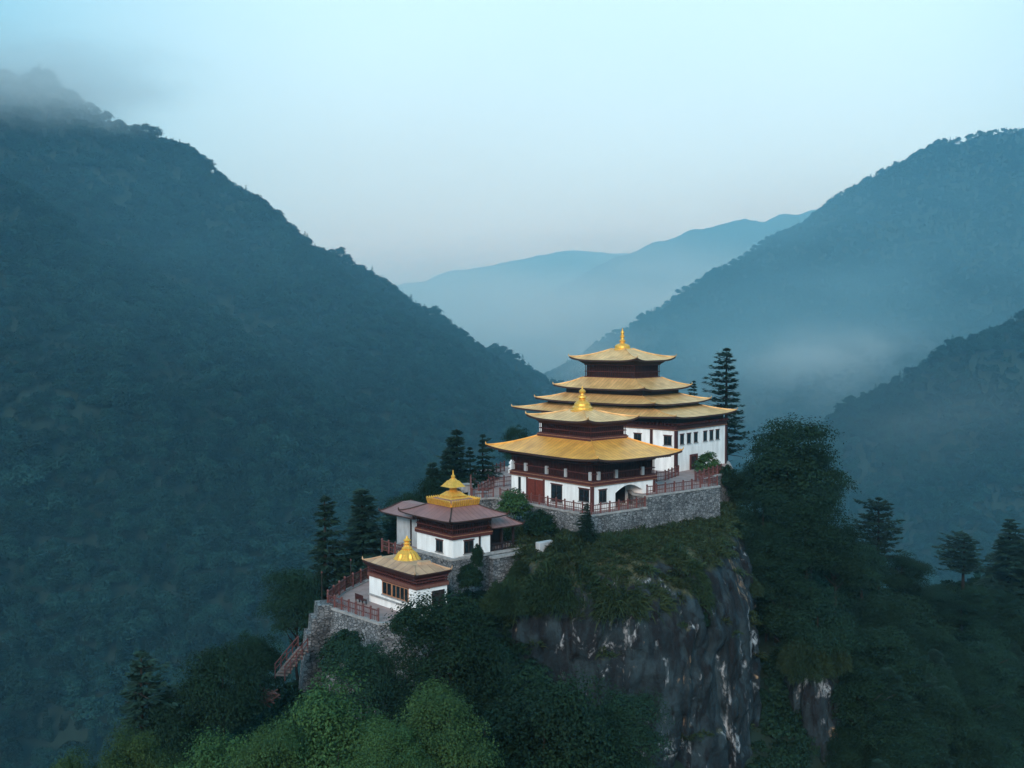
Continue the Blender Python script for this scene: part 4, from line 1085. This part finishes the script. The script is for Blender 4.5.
# ------------------------------------------------------------------ shrubs on and round the outcrop
def grass_mound(seed, n=5200, L=0.34, blade=0.012):
    """an unkempt mound of long arching blades: unit half width, unit height about 0.8"""
    r = np.random.default_rng(seed)
    a = r.uniform(0, 2 * np.pi, n); q = np.sqrt(r.uniform(0, 1, n)); lump = 1 + 0.25 * np.sin(a * 3 + seed) + 0.15 * np.sin(a * 7)
    x, y = q * np.cos(a) * lump * 0.85, q * np.sin(a) * lump * 0.85
    z = 0.62 * np.sqrt(np.clip(1 - q * q, 0, 1)) * (1 + 0.3 * fbm(x * 3, y * 3, x * 0 + seed, 3)) * r.uniform(0.5, 1.05, n)
    out = np.stack([np.cos(a) * q, np.sin(a) * q, 0.75 - 0.5 * q], 1) + r.normal(size=(n, 3)) * 0.35
    out /= np.linalg.norm(out, axis=1, keepdims=True)
    l = L * r.uniform(0.5, 1.2, n)[:, None]
    b = np.cross(out, r.normal(size=(n, 3))); b /= np.linalg.norm(b, axis=1, keepdims=True); b *= blade * r.uniform(0.7, 1.5, n)[:, None]
    p0 = np.stack([x, y, z], 1); p1 = p0 + out * l * 0.55; p2 = p0 + out * l * 0.9 + np.array([0, 0, -1]) * l * 0.28
    v = np.stack([p0 - b, p0 + b, p1 + b, p1 - b, p2 + b * 0.15, p2 - b * 0.15], 1).reshape(-1, 3)
    i = np.arange(n)[:, None] * 6
    f = np.concatenate([i + np.array([[0, 1, 2, 3]]), i + np.array([[3, 2, 4, 5]])])
    t = np.clip(0.15 + 0.5 * r.uniform(0, 1, n) + 0.3 * fbm(x * 2, y * 2, x * 0, 2), 0, 1)
    return v, f, np.concatenate([t, t])
_g = grass_mound(3); _gd = grass_mound(9, 15000, 0.20, 0.0075); _bush = crown_broad(77, 80, 130, 0.030, half=(0.5, 0.5, 0.42), cz=0.36, clump=0.13)
_bushb = crown_broad(78, 60, 120, 0.030, half=(0.5, 0.5, 0.42), cz=0.36, clump=0.14)
GM, GD, BM, BB = {}, {}, {}, {}
M['shaggy'] = leafmat('shaggy_shrub', (0.009, 0.024, 0.012), (0.032, 0.058, 0.025))
def shrub(kind, name, label, px, py, D, wpx, h, z=None, group=None):
    """rooted where survey pixel (px, py) meets depth D (or level z)"""
    p = pix(px, py, D)
    if z is not None: p.z = z
    store, (v, f, t), m = {'grass': (GM, _g, M['grass']), 'mound': (GD, _gd, M['shaggy']), 'bush': (BM, _bush, M['leaf_dark']), 'pale': (BB, _bushb, M['leaf_bright'])}[kind]
    if 'me' not in store:
        o = mesh_np(name, v, f, m, fcol=t); store['me'] = o.data
    else:
        o = link(bpy.data.objects.new(name, store['me']))
    hw = 1.0 if kind in ('grass', 'mound') else 0.55
    s = wpx / FPX * D / (2 * hw)
    o.location = p; o.scale = (s, s, h / (0.8 if kind == 'grass' else 0.8)); o.rotation_euler = (0, 0, random.uniform(0, 6.28))
    return tag(o, label, 'shrub', group)
SH = [
 ('mound', 'grassy_shrub', 'largest shaggy green mound on the brow of the cliff, nearer the shrine house', 566, 606, 100.5, 104, 4.6),
 ('mound', 'grassy_shrub', 'shaggy green mound on the cliff brow below the high court wall', 664, 600, 104, 92, 6.0),
 ('grass', 'grassy_shrub', 'drooping pale grassy mound hanging over the cliff between the two bigger ones', 622, 612, 99.0, 84, 3.6),
 ('mound', 'grassy_shrub', 'small grassy tuft low on the right shoulder of the cliff', 740, 596, 112.5, 40, 2.6),
 ('grass', 'grassy_shrub', 'grassy tuft at the foot of the high court wall, near its far corner', 706, 548, 113, 44, 1.6),
 ('mound', 'grassy_shrub', 'grassy mound below the wall between shed slab and largest mound', 528, 582, 102.0, 50, 2.4),
 ('mound', 'grassy_shrub', 'shaggy green mound just under the walkway wall corner', 618, 560, 104.5, 60, 2.6),
 ('mound', 'grassy_shrub', 'shaggy green mound close under the middle of the high court wall', 652, 566, 107.5, 64, 3.4),
 ('mound', 'grassy_shrub', 'shaggy green mound under the outer half of the high court wall', 692, 574, 110, 60, 3.4),
 ('mound', 'grassy_shrub', 'shaggy green mound behind the largest mound, above the pale slab', 572, 566, 103.5, 62, 3.0),
 ('pale', 'shrub', 'pale leafy shrub above the shed roof beside the red door walkway', 512, 520, 112, 42, 3.2),
 ('mound', 'grassy_shrub', 'shaggy shrub hanging over the separate rock face beyond the cleft', 806, 676, 111, 56, 4.0),
 ('mound', 'grassy_shrub', 'shaggy shrub on top of the separate rock face, away from the cleft', 828, 668, 113, 50, 4.0),
 ('mound', 'grassy_shrub', 'shaggy dark shrub hanging on the cliff below the shrine house shed', 508, 612, 98.5, 54, 3.2),
 ('bush', 'shrub', 'dark shrub rooted halfway up the cliff face, near its bulge', 700, 628, 100.0, 26, 1.6),
 ('bush', 'shrub', 'dark leafy shrub between the shed and the walkway wall', 540, 536, 107.5, 44, 2.6),
 ('pale', 'shrub', 'shrub leaning on the white end wall of the largest hall', 710, 482, 131, 34, 3.6),
 ('bush', 'shrub', 'dark shrub beside the court railing at the end of the largest hall', 727, 490, 130, 26, 3.0),
 ('bush', 'shrub', 'small shrub climbing the white wall of the shrine house by its drain spout', 477, 568, 98.3, 17, 2.2),
 ('bush', 'shrub', 'dark shrub at the foot of the shrine house stone block', 470, 590, 97.0, 34, 2.4),
 ('bush', 'shrub', 'shrub in front of the white gate house wall, near its ledge', 408, 634, 87.5, 40, 2.2),
 ('bush', 'shrub', 'broad shrub covering the foot of the bastion wall', 345, 672, 86, 62, 3.4),
]
for a in SH: shrub(*a)

# ------------------------------------------------------------------ stuff: undergrowth near, forest far (instances on scattered points)
def scatter(name, pts, scl, protos, mats, seed=0, squash=1.0):
    src = bpy.data.collections.new(name + '_source')
    for i, (v, f, t) in enumerate(protos):
        o = mesh_np(name + '_plant', v, f, mats[i], fcol=t); C.objects.unlink(o); src.objects.link(o)
    me = bpy.data.meshes.new(name); me.vertices.add(len(pts)); me.vertices.foreach_set('co', np.asarray(pts, np.float32).ravel())
    r = np.random.default_rng(seed)
    for an, ty, val in (('scl', 'FLOAT', scl), ('turn', 'FLOAT', r.uniform(0, 6.28, len(pts))), ('pick', 'INT', r.integers(0, len(protos), len(pts)))):
        at = me.attributes.new(an, ty, 'POINT'); at.data.foreach_set('value', np.asarray(val, np.float32 if ty == 'FLOAT' else np.int32))
    o = link(bpy.data.objects.new(name, me)); tag(o, kind='stuff')
    ng = bpy.data.node_groups.new(name, 'GeometryNodeTree')
    ng.interface.new_socket('Geometry', in_out='INPUT', socket_type='NodeSocketGeometry'); ng.interface.new_socket('Geometry', in_out='OUTPUT', socket_type='NodeSocketGeometry')
    N, L = ng.nodes, ng.links
    gi, go = N.new('NodeGroupInput'), N.new('NodeGroupOutput')
    ip = N.new('GeometryNodeInstanceOnPoints'); ci = N.new('GeometryNodeCollectionInfo')
    ci.inputs['Collection'].default_value = src; ci.inputs['Separate Children'].default_value = True; ci.inputs['Reset Children'].default_value = True
    def attr(nm, ty):
        a = N.new('GeometryNodeInputNamedAttribute'); a.data_type = ty; a.inputs['Name'].default_value = nm; return a.outputs['Attribute']
    cx = N.new('ShaderNodeCombineXYZ'); L.new(attr('turn', 'FLOAT'), cx.inputs['Z'])
    L.new(gi.outputs[0], ip.inputs['Points']); L.new(ci.outputs[0], ip.inputs['Instance']); ip.inputs['Pick Instance'].default_value = True
    L.new(attr('pick', 'INT'), ip.inputs['Instance Index']); L.new(cx.outputs[0], ip.inputs['Rotation']); L.new(attr('scl', 'FLOAT'), ip.inputs['Scale'])
    L.new(ip.outputs[0], go.inputs[0])
    md = o.modifiers.new('scatter', 'NODES'); md.node_group = ng
    return o

def jitter_sector(r0, r1, gap0, gap1, half=33):
    """points over the viewed sector, spacing growing from gap0 to gap1"""
    out = []; r = r0
    while r < r1:
        g = gap0 + (gap1 - gap0) * (r - r0) / (r1 - r0)
        n = int(2 * math.radians(half) * r / g)
        a = np.radians(np.linspace(-half, half, n)) + rng.uniform(-0.6, 0.6, n) * g / r
        q = r + rng.uniform(-0.6, 0.6, n) * g
        out.append(np.stack([q * np.sin(a), q * np.cos(a)], 1)); r += g
    return np.vstack(out)
# forest on the far slopes
fp = jitter_sector(230, 4600, 5.2, 17.0)
zz = height(fp[:, 0], fp[:, 1])
d_near = np.hypot(fp[:, 0] - 20, fp[:, 1] - 140)
keep = (d_near > 95) & (rng.random(len(fp)) < 0.93)
fp, zz = fp[keep], zz[keep]
fr_ = [crown_broad(101 + i, 40, 30, 0.055, half=(0.50, 0.50, 0.44), cz=0.5, clump=0.18, bottom=-0.5) for i in range(3)]
fc_ = [crown_conifer(111 + i, 12, 9, 12, 0, z0=0.10, width=0.30, blade=0.065)[:3] for i in range(2)]
big = 8.2 + np.clip(np.hypot(fp[:, 0], fp[:, 1]) - 500, 0, 2500) * 0.0016 + 3.5 * fbm(fp[:, 0] / 40, fp[:, 1] / 40, zz * 0, 2) + rng.uniform(-2.5, 3.5, len(fp)) + np.where(rng.random(len(fp)) < 0.08, 4.5, 0)
scatter('forest', np.stack([fp[:, 0], fp[:, 1], zz - 0.14 * np.clip(big * 1.3, 5, 22)], 1), np.clip(big * 1.3, 5, 22), fr_ + fc_, [M['forest']] * 5, 3)
# undergrowth on the near slopes
ux, uy = rng.uniform(-75, 135, 26000), rng.uniform(38, 200, 26000)
uz = height(ux, uy)
ctr = np.array([10, 127.0]); foot = np.array([(-3.5, 109), (-1.5, 101), (3.5, 97.4), (11, 96.5), (17, 99), (21.5, 104), (24.5, 111), (26.8, 121), (29.5, 136), (30, 148), (24, 160), (8, 164), (-8, 156), (-9, 134), (-6, 117)])
def inside(px_, py_, poly):
    r = np.zeros(len(px_), bool); n = len(poly)
    for i in range(n):
        (x0, y0), (x1, y1) = poly[i], poly[(i + 1) % n]
        c_ = ((y0 > py_) != (y1 > py_)) & (px_ < (x1 - x0) * (py_ - y0) / (y1 - y0 + 1e-12) + x0); r ^= c_
    return r
built = [[(v.co.x * 1 + o.location.x, v.co.y + o.location.y) for v in o.children[0].data.vertices][:len(o.children[0].data.vertices) // 2] for o in bpy.data.objects if o.name.startswith('stone_retaining_wall')]
ok = (uz > -95) & (np.abs(np.arctan2(ux, uy)) < R(33))
for poly in built: ok &= ~inside(ux, uy, poly)
ok &= ~inside(ux, uy, ctr + (foot - ctr) * 1.04)
up = np.stack([ux, uy, uz - 0.15], 1)[ok][:16000]
ub_ = [crown_broad(131 + i, 22, 26, 0.085, half=(0.55, 0.55, 0.42), cz=0.3, clump=0.22) for i in range(3)]
scatter('undergrowth', up, rng.uniform(1.0, 2.6, len(up)) , ub_, [M['leaf_dark']] * 3, 5)
# ground cover on the outcrop: grass and low plants where the rock is not steep
nzv, nth = CV.shape[:2]
A_v, B_v = CV[1:, :] - CV[:-1, :], np.roll(CV, -1, 1)[:-1] - CV[:-1]
nrm = np.cross(B_v, A_v); nrm /= np.linalg.norm(nrm, axis=2, keepdims=True) + 1e-9
up_ = np.abs(nrm[..., 2]); pts = CV[:-1][up_ > 0.72]; wts = np.linalg.norm(np.cross(B_v, A_v), axis=2)[up_ > 0.72]
sel = rng.choice(len(pts), 5200, p=wts / wts.sum()); gp = pts[sel] + rng.normal(size=(5200, 3)) * np.array([0.25, 0.25, 0])
ok = np.ones(len(gp), bool)
for poly in built: ok &= ~inside(gp[:, 0], gp[:, 1], poly)
ok &= (gp[:, 1] < 150)
gp = gp[ok]; gp[:, 2] -= 0.08
gg = [grass_mound(201 + i, 90, 0.9, 0.05) for i in range(3)]
scatter('grass', gp, rng.uniform(0.35, 0.9, len(gp)), gg, [M['grass']] * 3, 7)

# ------------------------------------------------------------------ air
def volume(name, lo, hi, dens, col):
    o = MB().box(lo[0], hi[0], lo[1], hi[1], lo[2], hi[2]).build(name, None or M['white'])
    m = bpy.data.materials.new(name); m.use_nodes = True; t = m.node_tree
    t.nodes.remove(t.nodes['Principled BSDF'])
    v = t.nodes.new('ShaderNodeVolumePrincipled'); v.inputs['Density'].default_value = dens; v.inputs['Color'].default_value = (*col, 1)
    v.inputs['Absorption Color'].default_value = (1, 1, 1, 1); v.inputs['Anisotropy'].default_value = 0.35
    t.links.new(v.outputs[0], t.nodes['Material Output'].inputs['Volume'])
    o.data.materials[0] = m
    return tag(o, kind='stuff'), m, v
lowz = float(GZ.min()) - 1.0
volume('haze', (-17100, -17100, lowz), (17100, 17100, float(GZ.max()) + 40), HAZE, HAZE_COL)

def mist(centre, size, peak, seed, col=(0.95, 1.0, 1.0)):
    """a wisp of cloud: a soft edged ellipsoid of uneven density"""
    mb = MB(); bm_ = bmesh.new(); bmesh.ops.create_icosphere(bm_, subdivisions=3, radius=1.0)
    mb.add([tuple(v.co) for v in bm_.verts], [[v.index for v in f.verts] for f in bm_.faces]); bm_.free()
    m = bpy.data.materials.new('mist'); m.use_nodes = True; t = m.node_tree; t.nodes.remove(t.nodes['Principled BSDF'])
    o = mb.build('mist', m); o.location = centre; o.scale = size
    v = t.nodes.new('ShaderNodeVolumePrincipled'); v.inputs['Color'].default_value = (*col, 1); v.inputs['Absorption Color'].default_value = (1, 1, 1, 1)
    tc = t.nodes.new('ShaderNodeTexCoord'); ln = t.nodes.new('ShaderNodeVectorMath'); ln.operation = 'LENGTH'; t.links.new(tc.outputs['Object'], ln.inputs[0])
    f = t.nodes.new('ShaderNodeMapRange'); f.interpolation_type = 'SMOOTHSTEP'
    f.inputs['From Min'].default_value, f.inputs['From Max'].default_value, f.inputs['To Min'].default_value, f.inputs['To Max'].default_value = 1.0, 0.15, 0.0, 1.0
    t.links.new(ln.outputs['Value'], f.inputs['Value'])
    mp = t.nodes.new('ShaderNodeMapping'); mp.inputs['Location'].default_value = (seed, seed * 2, 0); t.links.new(tc.outputs['Object'], mp.inputs['Vector'])
    n = t.nodes.new('ShaderNodeTexNoise'); n.inputs['Scale'].default_value = 1.9; n.inputs['Detail'].default_value = 4; t.links.new(mp.outputs[0], n.inputs['Vector'])
    r = t.nodes.new('ShaderNodeMapRange'); v.inputs['Anisotropy'].default_value = 0.55; r.inputs['From Min'].default_value, r.inputs['From Max'].default_value = 0.33, 0.66; r.inputs['To Max'].default_value = peak
    t.links.new(n.outputs['Fac'], r.inputs['Value'])
    x = t.nodes.new('ShaderNodeMath'); x.operation = 'MULTIPLY'; t.links.new(f.outputs[0], x.inputs[0]); t.links.new(r.outputs[0], x.inputs[1])
    t.links.new(x.outputs[0], v.inputs['Density']); t.links.new(v.outputs[0], t.nodes['Material Output'].inputs['Volume'])
    return tag(o, kind='stuff')
mist(pix(855, 368, 2600), (330, 240, 150), 0.0095, 2.0)
mist(pix(765, 400, 2500), (420, 260, 190), 0.0022, 5.0)
mist(pix(930, 430, 1500), (280, 160, 120), 0.0012, 7.0)
mist(pix(0, 84, 1430), (330, 240, 95), 0.014, 9.0)
mist(pix(590, 318, 6300), (2600, 900, 560), 0.0036, 4.0)
mist(pix(612, 368, 3200), (330, 260, 150), 0.0050, 8.0)
mist(pix(290, 235, 800), (440, 150, 165), 0.0013, 3.0, (0.40, 0.82, 1.0))
mist(pix(830, 315, 2500), (1050, 500, 430), 0.0017, 6.0, (0.50, 0.86, 1.0))
